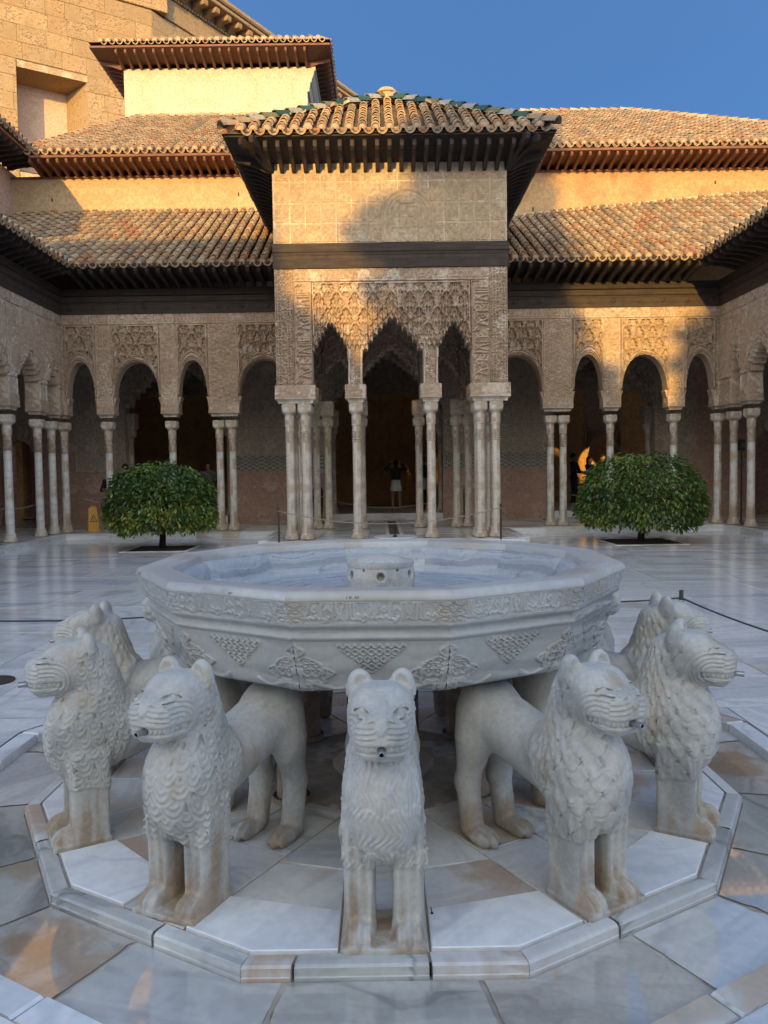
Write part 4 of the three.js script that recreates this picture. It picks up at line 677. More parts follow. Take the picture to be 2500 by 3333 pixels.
const channel = struct('channel_floor');
{
  const rad = Math.PI / 180, js = [-10.5, 10, 29.7, 45, 58.9, 79.2, 101, 121, 139, 160, 181, 200, 221, 240, 259, 280.8, 301, 315, 330.1, 349.5].map((d) => d * rad);
  const bed = new MB(); for (let k = 0; k < 12; k++) { const a = (2 * k - 1) * R15, b = a + 2 * R15; bed.poly([gon(1.74, a), gon(2.2, a), gon(2.2, b), gon(1.74, b)], -0.006); } mesh('mortar_bed', bed.geo(), MORTAR, channel);
  for (let i = 0; i < js.length; i++) {
    let a = js[i], b = i + 1 < js.length ? js[i + 1] : js[0] + 2 * Math.PI; if (b < a) continue; const gp = 0.0045 + rr(0, 0.003);
    const c = []; for (let k = -2; k < 30; k++) { const t = (2 * k + 1) * R15; if (t > a + 0.02 && t < b - 0.02) c.push(t); }
    const A = [a + gp / 2, ...c, b - gp / 2], mb = new MB(), y = rr(-0.0006, 0.0006), J = Array.from({ length: 13 }, () => [rr(0, 0.005) + (rnd() < 0.12 ? 0.010 : 0), rr(0, 0.005) + (rnd() < 0.12 ? 0.010 : 0)]);
    mb.grid(A.length - 1, 12, (p, q) => { const R = mix(1.772, 2.168, q / 12), t = A[p] + (p === 0 ? J[q][0] / R : p === A.length - 1 ? -J[q][1] / R : 0), g = gon(R, t); return [g[0], y, g[1], g[0], g[1]]; });
    mesh('paving_slab', uvTurn(mb.geo(), (a + b) / 2 + rr(-0.6, 0.6), rr(0, 9), rr(0, 9)), WET[i % 4], channel);
  }
}
const plinth = thing('fountain_plinth', 'twelve-sided marble plinth under the lions with a moulded kerb and stained slabs', 'plinth');
{
  const bed = new MB(); for (let k = 0; k < 12; k++) { const a = (2 * k - 1) * R15, b = a + 2 * R15; bed.poly([gon(0.01, a), gon(1.74, a), gon(1.74, b), gon(0.01, b)], 0.038); } mesh('mortar_bed', bed.geo(), MORTAR, plinth);
  for (let k = 0; k < 12; k++) { // kerb stones
    const a = (2 * k - 1) * R15, A = gon(1.766, a), B = gon(1.766, a + 2 * R15), a2 = gon(1.70, a), b2 = gon(1.70, a + 2 * R15), cut = [0, k === 0 ? 0.18 : rr(0.35, 0.65), ...(k === 0 ? [0.66] : []), 1];
    const L = (p, q, t) => [mix(p[0], q[0], t), mix(p[1], q[1], t)];
    for (let i = 0; i + 1 < cut.length; i++) { const s = cut[i] + (i ? 0.006 : 0.001), e = cut[i + 1] - (i + 2 < cut.length ? 0.006 : 0.001), mb = new MB(), top = 0.048 + rr(-0.001, 0.001);
      const n = 1, O = [L(A, B, s), L(A, B, e)], I = [L(a2, b2, s), L(a2, b2, e)], m = 0.10, rows = [[0, -0.02], [0, 0.010], [0.05, 0.013], [0.05, 0.040], [0.18, 0.047], [0.34, top], [1, top]];
      for (let r = 0; r + 1 < rows.length; r++) { const [f, y] = rows[r], [g, z] = rows[r + 1], P = (w, q, y) => { const p = L(O[q], I[q], w); return [p[0], y, p[1]]; }; mb.quad(P(f, 0, y), P(f, 1, y), P(g, 1, z), P(g, 0, z)); }
      mb.quad([...[L(O[0], I[0], 0)].map((p) => [p[0], -0.02, p[1]])[0]], [I[0][0], -0.02, I[0][1]], [I[0][0], top, I[0][1]], [O[0][0], 0.04, O[0][1]]);
      mb.quad([O[1][0], -0.02, O[1][1]], [I[1][0], -0.02, I[1][1]], [I[1][0], top, I[1][1]], [O[1][0], 0.04, O[1][1]]);
      mesh('kerb_stone', uvTurn(mb.geo(), 0, rr(0, 9), rr(0, 9)), KERB[k === 0 ? (i === 1 ? 2 : 1) : (k + i) % 3], plinth); }
  }
  const h = 0.146, pt = (th, L, s) => [FX + L * Math.sin(th) + s * h * Math.cos(th), FZ + L * Math.cos(th) - s * h * Math.sin(th)];
  for (let k = 0; k < 12; k++) {
    const t = k * 2 * R15, t2 = t + 2 * R15, sl = (pts, y, mat, rot) => { const mb = new MB(); const n = pts.length, cx = pts.reduce((s, p) => s + p[0], 0) / n, cz = pts.reduce((s, p) => s + p[1], 0) / n; const q = pts.map((p) => [cx + (p[0] - cx) * 0.993, cz + (p[1] - cz) * 0.993]); mb.slab(q, 0.02, y, 0.003); mesh('paving_slab', uvTurn(mb.geo(), rot, rr(0, 9), rr(0, 9)), mat, plinth); };
    sl([pt(t, 0.58, -1), pt(t, 1.05, -1), pt(t, 1.05, 1), pt(t, 0.58, 1)], 0.047 + rr(-0.002, 0.001), SLABM[k % 2], t); sl([pt(t, 1.05, -1), pt(t, 1.636, -1), pt(t, 1.636, 1), pt(t, 1.05, 1)], 0.048, SLABM[(k + 1) % 2], t);
    const A = (L) => { const p = pt(t, L, 1); return [p[0] + 0.005 * Math.cos(t), p[1] - 0.005 * Math.sin(t)]; }, B = (L) => { const p = pt(t2, L, -1); return [p[0] - 0.005 * Math.cos(t2), p[1] + 0.005 * Math.sin(t2)]; };
    sl([A(1.405), A(1.63), gon(1.688, t + R15), B(1.63), B(1.405)], 0.054 + rr(0, 0.003), SLABW, t + rr(0, 3)); sl([A(1.11), A(1.40), B(1.40), B(1.11)], 0.046, SLABM[k % 2 ? 1 : 0], t + rr(0, 2)); sl([A(0.60), A(1.105), B(1.105), B(0.60)], 0.047, SLABM[1], t + rr(0, 2));
  }
}
const outerKerb = thing('channel_kerb', 'low twelve-sided marble kerb around the wet channel of the fountain', 'kerb');
for (let k = 0; k < 12; k++) { const a = (2 * k - 1) * R15; for (const [s, e] of [[0, rr(0.38, 0.6)], [0, 1]].map((q, i, arr) => i ? [arr[0][1], 1] : q)) { const mb = new MB(), f = (R, t) => { const p = gon(R, a), q = gon(R, a + 2 * R15); return [mix(p[0], q[0], t), mix(p[1], q[1], t)]; }; mb.slab([f(2.17, s + 0.005), f(2.285, s + 0.005), f(2.285, e - 0.005), f(2.17, e - 0.005)], -0.03, 0.055 + rr(-0.003, 0.003), 0.008); mesh('kerb_stone', uvTurn(mb.geo(), rr(0, 3), rr(0, 9), rr(0, 9)), k % 3 === 1 ? SLABM[1] : SLABW, outerKerb); } }

// ---------------------------------------------------------------- solid bodies from distance fields (surface nets)
function sdfMesh(f, lo, hi, c, color) {
  const n = [0, 1, 2].map((k) => Math.ceil((hi[k] - lo[k]) / c) + 1), [nx, ny, nz] = n, F = new Float32Array(nx * ny * nz).fill(9), B = 4, at = (i, j, k) => (k * ny + j) * nx + i;
  for (let K = 0; K < nz; K += B) for (let J = 0; J < ny; J += B) for (let I = 0; I < nx; I += B) {
    const d = f(lo[0] + (I + B / 2) * c, lo[1] + (J + B / 2) * c, lo[2] + (K + B / 2) * c), far = Math.abs(d) > B * c * 1.25 + 0.012;
    for (let k = K; k < Math.min(nz, K + B); k++) for (let j = J; j < Math.min(ny, J + B); j++) for (let i = I; i < Math.min(nx, I + B); i++) F[at(i, j, k)] = far ? d : f(lo[0] + i * c, lo[1] + j * c, lo[2] + k * c);
  }
  const id = new Int32Array(nx * ny * nz).fill(-1), P = [], C = [], T = [];
  for (let k = 0; k < nz - 1; k++) for (let j = 0; j < ny - 1; j++) for (let i = 0; i < nx - 1; i++) {
    const o = at(i, j, k); let m = 0; for (let q = 0; q < 8; q++) if (F[o + (q & 1) + (q & 2 ? nx : 0) + (q & 4 ? nx * ny : 0)] < 0) m |= 1 << q;
    if (m === 0 || m === 255) continue;
    let x = 0, y = 0, z = 0, s = 0;
    for (let q = 0; q < 8; q++) for (const b of [1, 2, 4]) if (!(q & b) && ((m >> q) & 1) !== ((m >> (q | b)) & 1)) { const v = (w) => F[o + (w & 1) + (w & 2 ? nx : 0) + (w & 4 ? nx * ny : 0)], p = v(q), t = p / (p - v(q | b)); x += (q & 1) + (b === 1 ? t : 0); y += (q >> 1 & 1) + (b === 2 ? t : 0); z += (q >> 2 & 1) + (b === 4 ? t : 0); s++; }
    id[o] = P.length / 3; const px = lo[0] + (i + x / s) * c, py = lo[1] + (j + y / s) * c, pz = lo[2] + (k + z / s) * c; P.push(px, py, pz); C.push(...color(px, py, pz));
  }
  for (let k = 1; k < nz - 1; k++) for (let j = 1; j < ny - 1; j++) for (let i = 1; i < nx - 1; i++) {
    const o = at(i, j, k), a = F[o] < 0;
    for (const [d, u, v] of [[1, nx, nx * ny], [nx, nx * ny, 1], [nx * ny, 1, nx]]) { if (a === (F[o + d] < 0)) continue; const q = [id[o - u - v], id[o - v], id[o], id[o - u]]; if (q.some((w) => w < 0)) continue; a ? T.push(q[0], q[1], q[2], q[0], q[2], q[3]) : T.push(q[0], q[2], q[1], q[0], q[3], q[2]); }
  }
  const g = new THREE.BufferGeometry(); g.setAttribute('position', new THREE.Float32BufferAttribute(P, 3)); g.setAttribute('color', new THREE.Float32BufferAttribute(C, 3)); g.setIndex(new THREE.Uint32BufferAttribute(T, 1)); g.computeVertexNormals(); return g;
}
const smin = (a, b, k) => { const h = Math.max(k - Math.abs(a - b), 0) / k; return Math.min(a, b) - h * h * k * 0.25; };
const smax = (a, b, k) => -smin(-a, -b, k);
const ell = (x, y, z, cx, cy, cz, rx, ry, rz) => { const a = (x - cx) / rx, b = (y - cy) / ry, c = (z - cz) / rz, k0 = Math.sqrt(a * a + b * b + c * c), k1 = Math.sqrt((a / rx) ** 2 + (b / ry) ** 2 + (c / rz) ** 2); return k1 < 1e-9 ? -Math.min(rx, ry, rz) : k0 * (k0 - 1) / k1; };
const cap = (x, y, z, ax, ay, az, ra, bx, by, bz, rb) => { const ex = bx - ax, ey = by - ay, ez = bz - az, t = clamp(((x - ax) * ex + (y - ay) * ey + (z - az) * ez) / (ex * ex + ey * ey + ez * ez)), dx = x - ax - ex * t, dy = y - ay - ey * t, dz = z - az - ez * t; return Math.sqrt(dx * dx + dy * dy + dz * dz) - mix(ra, rb, t); };
const rbox = (x, y, z, cx, cy, cz, hx, hy, hz, r) => { const a = Math.abs(x - cx) - hx + r, b = Math.abs(y - cy) - hy + r, c = Math.abs(z - cz) - hz + r; return Math.hypot(Math.max(a, 0), Math.max(b, 0), Math.max(c, 0)) + Math.min(Math.max(a, b, c), 0) - r; };

// ---------------------------------------------------------------- the lions
const tuft = (u0, v0, kind, w, h) => { // overlapping locks of the mane; returns depth -1..1
  let best = -1; const u = u0, v = v0;
  for (let q = 1; q >= -1; q--) { const r = Math.floor(v / h) + q, off = (r & 1) * 0.5 + 0.2 * hash(r, 3, 7), c = Math.floor(u / w - off), a = (u / w - off - c - 0.5) * w, jit = hash(c, r, 3) - 0.5, j2 = hash(c, r, 8) - 0.5, b = v - (r + 0.95 + 0.3 * j2) * h + a * jit * 0.7, d = Math.hypot((a - jit * w * 0.25) / (w * (0.60 + 0.12 * j2)), b / (h * (1.42 + 0.25 * jit)));
    if (b < 0.12 * h && d < 1) { // upper rows lie over lower ones
      best = kind === 0 ? 0.3 + 0.45 * Math.cos(d * 19 + jit * 2) + 0.3 * d - 0.9 * sst(0.93, 1, d) : kind === 1 ? (-0.1 + 0.75 * d + 0.35 * Math.cos(Math.atan2(a, -b + 0.01) * 11) * sst(0.3, 0.75, d)) - 0.9 * sst(0.93, 1, d) : 0.4 * Math.cos((a + 0.35 * b * Math.sin(c * 2 + r)) * 6.283 / 0.0135 + jit * 4) + 0.3 - 0.5 * sst(0.85, 1, d); break; } }
  return best;
};
function lionField(kind) {
  return (x, y, z) => {
    const ax = Math.abs(x);
    // chest, neck, trunk
    let d = ell(x, y, z, 0, 0.445, -0.008, 0.131, 0.20, 0.140);
    d = smin(d, cap(x, y, z, 0, 0.50, -0.12, 0.118, 0, 0.745, -0.060, 0.094), 0.07);
    d = smin(d, cap(x, y, z, 0, 0.44, -0.18, 0.115, 0, 0.530, -0.60, 0.122), 0.07);
    d = smin(d, cap(x, y, z, 0, 0.385, -0.14, 0.085, 0, 0.45, -0.45, 0.075), 0.05);
    // hind leg: haunch, hock, paw
    let L = ell(ax, y, z, 0.074, 0.49, -0.61, 0.060, 0.155, 0.108);
    L = smin(L, cap(ax, y, z, 0.080, 0.42, -0.61, 0.070, 0.086, 0.23, -0.645, 0.050), 0.06);
    L = smin(L, ell(ax, y, z, 0.086, 0.205, -0.700, 0.028, 0.055, 0.032), 0.03);
    L = smin(L, cap(ax, y, z, 0.086, 0.23, -0.65, 0.050, 0.088, 0.04, -0.615, 0.050), 0.025);
    d = smin(d, L, 0.045);
    d = smin(d, ell(ax, y, z, 0.090, 0.028, -0.545, 0.052, 0.036, 0.100) - 0.0055 * Math.cos((ax - 0.090) * 190) * sst(-0.55, -0.49, z), 0.02);
    // forelegs: square pillars with fluted fronts
    const fl = z > 0.01 ? 0.0055 * Math.cos((ax - 0.081) * 185) : 0;
    let Q = rbox(ax, y, z, 0.081, 0.19, -0.028, 0.0535, 0.20, 0.074, 0.015) - fl * sst(0.012, 0.035, z);
    Q = smin(Q, ell(ax, y, z, 0.081, 0.028, 0.045, 0.055, 0.046, 0.080) - 0.0065 * Math.cos((ax - 0.081) * 185) * sst(0.03, 0.09, z), 0.02);
    d = smin(d, Q, 0.03);
    d = smin(d, rbox(x, y, z, 0, 0.006, 0.01, 0.137, 0.012, 0.118, 0.004), 0.012);
    // head: a long blunt block thrust forward, muzzle, ears
    let H = rbox(x, y, z, 0, 0.760, 0.012, 0.105, 0.096, 0.098, 0.074);
    H = smin(H, rbox(x, y, z, 0, 0.718, 0.108, 0.090, 0.076, 0.088, 0.058), 0.055);
    d = smin(d, H, 0.03);
    let E = ell(ax, y, z, 0.072, 0.832, -0.040, 0.044, 0.062, 0.036);
    if (d > 0.06) return Math.min(d, E);
    const face = sst(0.01, 0.055, z + (0.78 - y) * 0.12) * sst(0.640, 0.662, y);
    if (face > 0) {
      let e = 0; const cz = Math.min(0, z - 0.115);
      const rho = Math.hypot((y - 0.700) * 1.05, cz), mo = Math.hypot(y - 0.690, Math.min(0, z - 0.075));
      if (rho < 0.112 && (z < 0.135 ? rho > 0.028 : y > 0.716 && ax > 0.02)) e += 0.0040 * Math.cos((rho + 0.03 * (y - 0.7) + ax * 0.1 * (z > 0.16 ? 1 : 0)) * 6.283 / 0.0185) * sst(0.112, 0.09, rho);
      if (mo < 0.0155) e -= 0.010 * sst(0.0155, 0.011, mo) * (1 - 0.72 * sst(0.1, 0.5, Math.cos((ax + (0.2 - z)) * 6.283 / 0.021)) * sst(0.010, 0.007, Math.abs(y - 0.690)));
      if (ax < 0.026 && y > 0.735 && z > 0.06) e += 0.007 * sst(0.026, 0.015, ax) * sst(0.737, 0.744, y) * sst(0.85, 0.82, y);
      const ey = Math.hypot((ax - 0.062) / 0.030, (y - 0.790) / 0.017, Math.min(0, z - 0.055) / 0.03); e += 0.0055 * sst(0.30, 0, Math.abs(ey - 1)) + 0.004 * sst(0.5, 0.3, ey) - 0.006 * sst(0.25, 0.05, Math.abs(ey - 0.7)) - 0.002 * sst(0.22, 0, Math.abs(ey - 1.5)) * (y > 0.79 ? 1 : 0);
      e -= 0.006 * sst(0.010, 0.004, Math.hypot(ax - 0.016, y - 0.746));
      d -= e * face;
    }
    E = smax(E, -ell(ax, y, z, 0.066, 0.845, 0.004, 0.031, 0.048, 0.032), 0.008);
    d = smin(d, E, 0.012);
    d = smax(d, -(Math.hypot(x, y - 0.690) - 0.0125 + (z < 0.17 ? 0.1 : 0)), 0.004);
    // mane
    const back = z + 0.225 - (0.50 - y) * 0.30, m = sst(0, 0.014, back) * sst(0.235, 0.252, y + 0.18 * Math.max(0, -z - 0.02)) * (1 - sst(0.0, 0.04, z + (0.78 - y) * 0.1) * sst(0.630, 0.655, y)) * sst(0.85, 0.80, y);
    if (m > 0) { const wn = noise(x * 14, y * 14, z * 14), ph = Math.atan2(x, z + 0.11) * 0.155 + 0.006 * wn, yy = y + 0.006 * noise(x * 11 + 5, y * 11, z * 11); d -= m * (kind === 2 ? 0.0042 * (0.75 * Math.cos((ph + 0.010 * Math.sin(y * 26 + ph * 30) + 0.006 * Math.sin(y * 61)) * 6.283 / 0.0125) + 0.6 * Math.cos((ph + 0.012 * Math.sin(y * 19)) * 6.283 / 0.055)) + 0.005 * (fract((y + 0.012 * Math.cos(ph * 6.283 / 0.055)) / 0.155) - 0.5) : kind === 0 ? 0.0062 * tuft(ph + 0.025, yy + 0.03 * Math.abs(ph), 0, 0.052, 0.054) : 0.0070 * tuft(ph, yy + 0.02 * Math.abs(ph), 1, 0.052, 0.052)) + 0.0045 * m; }
    return d - 0.0012 * fbm(x * 38, y * 38, z * 38, 2);
  };
}
const lionTone = (k) => (x, y, z) => { // pale marble with grey streaks and rusty water stains in blotches and runs
  const s = fbm(x * 6 + k, y * 4 + z * 5, z * 4 + k * 7, 5), t = fbm(x * 30, y * 4, z * 30 + k, 4), f = fbm(x * 90, y * 90, z * 90, 3), w = fbm(x * 9 + 4, y * 7, z * 9 + k * 3, 5);
  let c = M3([0.505, 0.485, 0.435], [0.29, 0.29, 0.275], sst(-0.05, 0.36, s) * 0.85); c = M3(c, [0.46, 0.42, 0.35], sst(0.05, 0.35, t) * 0.6);
  const low = sst(0.34, 0.02, y); c = M3(c, [0.33, 0.235, 0.15], sst(0.22, 0.85, w * 0.7 + t * 0.6 + low * 0.62) * 0.85); c = M3(c, [0.44, 0.35, 0.24], sst(0.2, 0.5, w + t * 0.3 + f * 0.2) * 0.4);
  return c.map((v) => v * (1 + 0.22 * f));
};
const LIONMAT = std({ vertexColors: true, roughness: 0.55 });
const lionGeo = [0, 1, 2].map((k) => sdfMesh(lionField(k), [-0.176, -0.012, -0.75], [0.176, 0.92, 0.22], 0.0048, lionTone(k)));
const lionFar = sdfMesh(lionField(1), [-0.185, -0.014, -0.76], [0.185, 0.93, 0.23], 0.0075, lionTone(4));
const spoutGeo = new MB().lathe([[0.0115, 0], [0.0115, 0.055], [0.0085, 0.0555], [0.006, 0.054], [0.006, 0.01]], 14).geo().rotateX(Math.PI / 2);
const boltGeo = new MB().lathe([[0, 0.012], [0.006, 0.012]], 10).geo().rotateX(Math.PI / 2);
const lionSpec = [[0, 2, 'marble lion facing the viewer head on, long wavy locks down its chest'], [-1, 0, 'marble lion left of the front one, mane carved in ringed curls'], [1, 1, 'marble lion right of the front one, mane carved in overlapping feathery scales'], [-2, 0, 'marble lion in profile looking left, second to the left of the front one'], [2, 1, 'marble lion in profile looking right, second to the right of the front one'],
  [-3, 3, 'marble lion far left behind the profile lion, its ears above that lion\'s head'], [3, 3, 'marble lion far right behind the profile lion, near the rope post'], [-4, 3, 'marble lion behind the basin at left, only its mane showing'], [4, 3, 'marble lion behind the basin at right, only its mane showing'], [-5, 3, 'marble lion hidden behind the basin on the left of the rearmost lion'], [5, 3, 'marble lion hidden behind the basin on the right of the rearmost lion'], [6, 3, 'rearmost marble lion, its hind legs glimpsed under the basin']];
for (const [k, v, label] of lionSpec) {
  const th = k * 2 * R15, g = thing('stone_lion', label, 'lion statue', [FX + 1.525 * Math.sin(th), 0.048, FZ + 1.525 * Math.cos(th)], th, 'marble lions carrying the fountain basin');
  if (v === 3) g.scale.setScalar(1); else if (k === -2 || k === 2) { g.scale.x = k < 0 ? -1 : 1; }
  if (k === -1) { g.position.x += 0.035; g.rotation.y += 0.10; }
  mesh('body', v === 3 ? lionFar : lionGeo[v], LIONMAT, g);
  const sp = mesh('spout', spoutGeo, MAT.steel, g); sp.position.set(0, 0.690, 0.172); const bo = mesh('spout_bore', boltGeo, MAT.black, g); bo.position.set(0, 0.690, 0.179);
}
// ---------------------------------------------------------------- the basin
const basin = thing('fountain_basin', 'great twelve-sided grey marble basin with an inscribed band, carried by the lions', 'fountain basin', [FX, 0, FZ], -0.0324);
{
  const side = (mb, k, prof, nu, nv, rel) => { const a = (2 * k - 1) * R15, b = a + 2 * R15, c = 2 * k * R15; const cum = [0]; for (let i = 1; i < prof.length; i++) cum.push(cum[i - 1] + Math.hypot(prof[i][0] - prof[i - 1][0], prof[i][1] - prof[i - 1][1])); const tot = cum[cum.length - 1];
    const at = (s) => { let i = 1; while (i < cum.length - 1 && cum[i] < s) i++; const t = (s - cum[i - 1]) / (cum[i] - cum[i - 1]); return [mix(prof[i - 1][0], prof[i][0], t), mix(prof[i - 1][1], prof[i][1], t)]; };
    mb.grid(nu, nv || prof.length - 1, (i, j) => { const s = nv ? tot * j / nv : cum[j], [R, y] = nv ? at(s) : prof[j], W = 2 * R * Math.sin(R15), xm = (i / nu - 0.5) * W, d = rel ? rel(xm, s, W, tot) : 0, u = i / nu;
      const x = mix(R * Math.sin(a), R * Math.sin(b), u), z = mix(R * Math.cos(a), R * Math.cos(b), u); return [x + Math.sin(c) * d, y, z + Math.cos(c) * d, xm + k * 0.7, s + y * 0.01]; }); };
  const vis = (k) => k < 4 || k > 8, G = std({ map: mbG, roughness: 0.5, color: new THREE.Color().setRGB(0.9, 0.9, 0.9) }), RIM = std({ map: mbA, roughness: 0.42, color: new THREE.Color().setRGB(0.64, 0.635, 0.61) });
  const rim = new MB(), band = new MB(), mold = new MB(), under = new MB(), inn = new MB();
  for (let k = 0; k < 12; k++) {
    side(rim, k, [[1.058, 1.112], [1.062, 1.142], [1.075, 1.152], [1.20, 1.158], [1.218, 1.154], [1.230, 1.142], [1.234, 1.126], [1.228, 1.119]], 24, 0, null); 
    if (vis(k)) side(band, k, [[1.226, 1.1185], [1.203, 1.031]], 150, 26, (x, s, W, H) => { const e = Math.min(s, H - s); if (e < 0.003) return 0.002; const cm = Math.min(W / 2 - Math.abs(x), Math.abs(x)) ; const v = H - s; return (W / 2 - Math.abs(x) < 0.055 ? ataur(Math.min(W / 2 - Math.abs(x), 0.06), v, 0.06, 3) : Math.max(script(x + 0.3 + k * 0.17, v * 0.98 + 0.001, 0.088), 0.6 * ataur(x, v, 0.044, 6))) * 0.0065 - 0.001; });
    else side(band, k, [[1.226, 1.1185], [1.203, 1.031]], 2, 1, null);
    side(mold, k, [[1.203, 1.031], [1.206, 1.024], [1.196, 1.014], [1.178, 1.006], [1.172, 0.992], [1.180, 0.987], [1.188, 0.978], [1.186, 0.968], [1.174, 0.960], [1.168, 0.956]], 20, 0, null);
    const knots = (x, s, W, H) => { const t = s / H, ax = Math.abs(x), e = W / 2 - ax; let h = 0;
      const hw = 0.155 * (1 - t / 0.62); if (t > 0.06 && t < 0.62 && ax < hw + 0.012) { const p = x / 0.031, q = s / 0.031, r = (Math.floor(q) & 1) * 0.5, fx = fract(p + r) - 0.5, fy = fract(q) - 0.5, rd = Math.hypot(fx, fy); h = Math.max(sst(0.17, 0.05, Math.abs(rd - 0.38)), Math.abs(fx) < 0.12 && Math.abs(fy) > 0.3 ? 0.9 : 0); h *= sst(hw + 0.012, hw, ax); }
      const pr = t < 0.08 ? 0 : t < 0.3 ? 0.012 + 0.03 * Math.sin((t - 0.08) / 0.22 * 3.1) : t < 0.82 ? (0.045 + 0.10 * Math.sin((t - 0.3) / 0.52 * 2.6)) * (0.82 + 0.2 * Math.abs(Math.sin(t * 13))) : 0.05; if (e < pr) { const o = pr - e; h = Math.max(h, o < 0.012 ? 0.95 : 0.15 + 0.85 * ataur(e, s, 0.11, 11)); }
      if (t > 0.80 && t < 0.965 && e < 0.215) { const q = (t - 0.88) * H + 0.018 * Math.sin(e * 32); h = Math.max(h, sst(0.017, 0.007, Math.abs(q)) * 0.9); }
      return h * 0.010 + 0.0012 * Math.sin(x * 900 + Math.sin(s * 60)) * 0.3; };
    const bowl = new MB(); if (vis(k)) side(bowl, k, [[1.168, 0.956], [1.152, 0.90], [1.13, 0.83], [1.105, 0.765], [1.098, 0.752], [1.088, 0.744]], 170, 62, knots); else side(bowl, k, [[1.168, 0.956], [1.152, 0.90], [1.13, 0.83], [1.105, 0.765], [1.088, 0.744]], 4, 0, null);
    mesh('bowl_panel', bowl.geo(), G, basin); side(under, k, [[1.088, 0.744], [0.9, 0.72], [0.3, 0.70], [0.02, 0.70]], 4, 0, null);
    side(inn, k, [[1.058, 1.112], [1.045, 1.104], [1.035, 1.108], [1.02, 1.09], [0.97, 1.0], [0.955, 0.972], [0.93, 0.965], [0.02, 0.963]], 16, 0, null);
  }
  mesh('rim', rim.geo(), RIM, basin); mesh('inscription_band', band.geo(), RIM, basin); mesh('moulding', mold.geo(), G, basin); mesh('underside', under.geo(), G, basin);
  mesh('inside', inn.geo(), std({ map: marble([0.40, 0.415, 0.43], [0.23, 0.245, 0.275], [0.56, 0.55, 0.52], { fx: 1.2, fy: 18, v: 0.95, w: 0.45, w0: 0.16, m: 1.0 }), roughness: 0.65 }), basin);
  // scratched mason's letters on the front of the rim
  const fnt = await new FontLoader().loadAsync('fonts/droid/droid_serif_regular.typeface.json');
  for (const [t, a, x] of [['HF', -2, -0.24], ['AF', -1, 0.03], ['I R. M', 0, -0.09]]) { const tg = new TextGeometry(t, { font: fnt, size: 0.013, depth: 0.0008, curveSegments: 2 }); const m = mesh('mason_mark', tg, MAT.slate, basin), th = a * 2 * R15, R = 1.232 * Math.cos(R15); m.position.set(R * Math.sin(th) + x * Math.cos(th), 1.127, R * Math.cos(th) - x * Math.sin(th)); m.rotation.y = th; }
}
const drum = thing('water_jet_drum', 'round domed marble drum with spout holes in the middle of the basin', 'fountain spout', [FX, 0.963, FZ]);
mesh('body', sdfMesh((x, y, z) => {
  const r = Math.hypot(x, z), pr = y < 0.05 ? 0.178 : 0.178 + 0.004 * Math.sin((y - 0.05) * 26) - Math.max(0, y - 0.1) * 0.16; let d = Math.max(r - pr, y - 0.155, -y - 0.01);
  d = Math.min(d, Math.max(r - 0.176, Math.abs(y - 0.166) - 0.012)); d = smin(d, Math.max(ell(x, y, z, 0, 0.168, 0, 0.138, 0.045, 0.138), 0.16 - y), 0.004);
  const a = Math.atan2(x, z), q = Math.PI / 6, p = ((a + q) % (2 * q) + 2 * q) % (2 * q) - q, X = p * r; d = smax(d, -(Math.hypot(X, y - 0.112) - 0.020 + Math.max(0, 0.15 - r)), 0.012); d = Math.min(d, Math.hypot(Math.hypot(X, y - 0.112) - 0.034, (r - 0.164) * 2.5) - 0.004);
  const p2 = ((a) % (2 * q) + 2 * q) % (2 * q) - q; d = smax(d, -(Math.hypot(p2 * r, y - 0.142) - 0.007 + Math.max(0, 0.155 - r)), 0.003); return d;
}, [-0.2, -0.012, -0.2], [0.2, 0.23, 0.2], 0.0045, (x, y, z) => lionTone(9)(x, y + 0.5, z)), LIONMAT, drum);
const pil = thing('support_pillar', 'dark reddish stone pillar under the middle of the basin', 'pillar', [FX, 0.04, FZ]);
mesh('shaft', new MB().lathe([[0.20, 0.06], [0.19, 0.12], [0.19, 0.6], [0.24, 0.67]], 8).geo(), std({ map: stuccoTex([0.11, 0.07, 0.055], [0.15, 0.10, 0.08], [0.2, 0.15, 0.12]), roughness: 0.7 }), pil);
mesh('base', new MB().lathe([[0.27, 0], [0.27, 0.04], null, [0.27, 0.04], [0.2, 0.07]], 8).geo(), MAT.colStone, pil);
for (const a of [45, 135, 225, 315]) { const t = a * Math.PI / 180, p = thing('support_column', 'short stone column under the basin, ' + { 45: 'front right', 135: 'rear right', 225: 'rear left', 315: 'front left' }[a] + ' of the dark middle pillar', 'column', [FX + 0.62 * Math.sin(t), 0.046, FZ + 0.62 * Math.cos(t)], 0, 'short columns under the basin'); mesh('shaft', new MB().lathe([[0.09, 0], [0.09, 0.03], null, [0.07, 0.03], [0.066, 0.6], null, [0.085, 0.6], [0.085, 0.67]], 14).geo(), MAT.colRing, p); }
{ const n = thing('nail', 'small dark nail standing on the white slab right of the front lion', 'nail', [0.155, 0.056, -2.66]); mesh('shank', new MB().tube([[0, 0, 0], [-0.004, 0.022, 0]], 0.0022, 6).geo(), MAT.black, n); mesh('foot', new MB().lathe([[0.006, 0], [0.005, 0.003], [0, 0.004]], 8).geo(), MAT.black, n); }
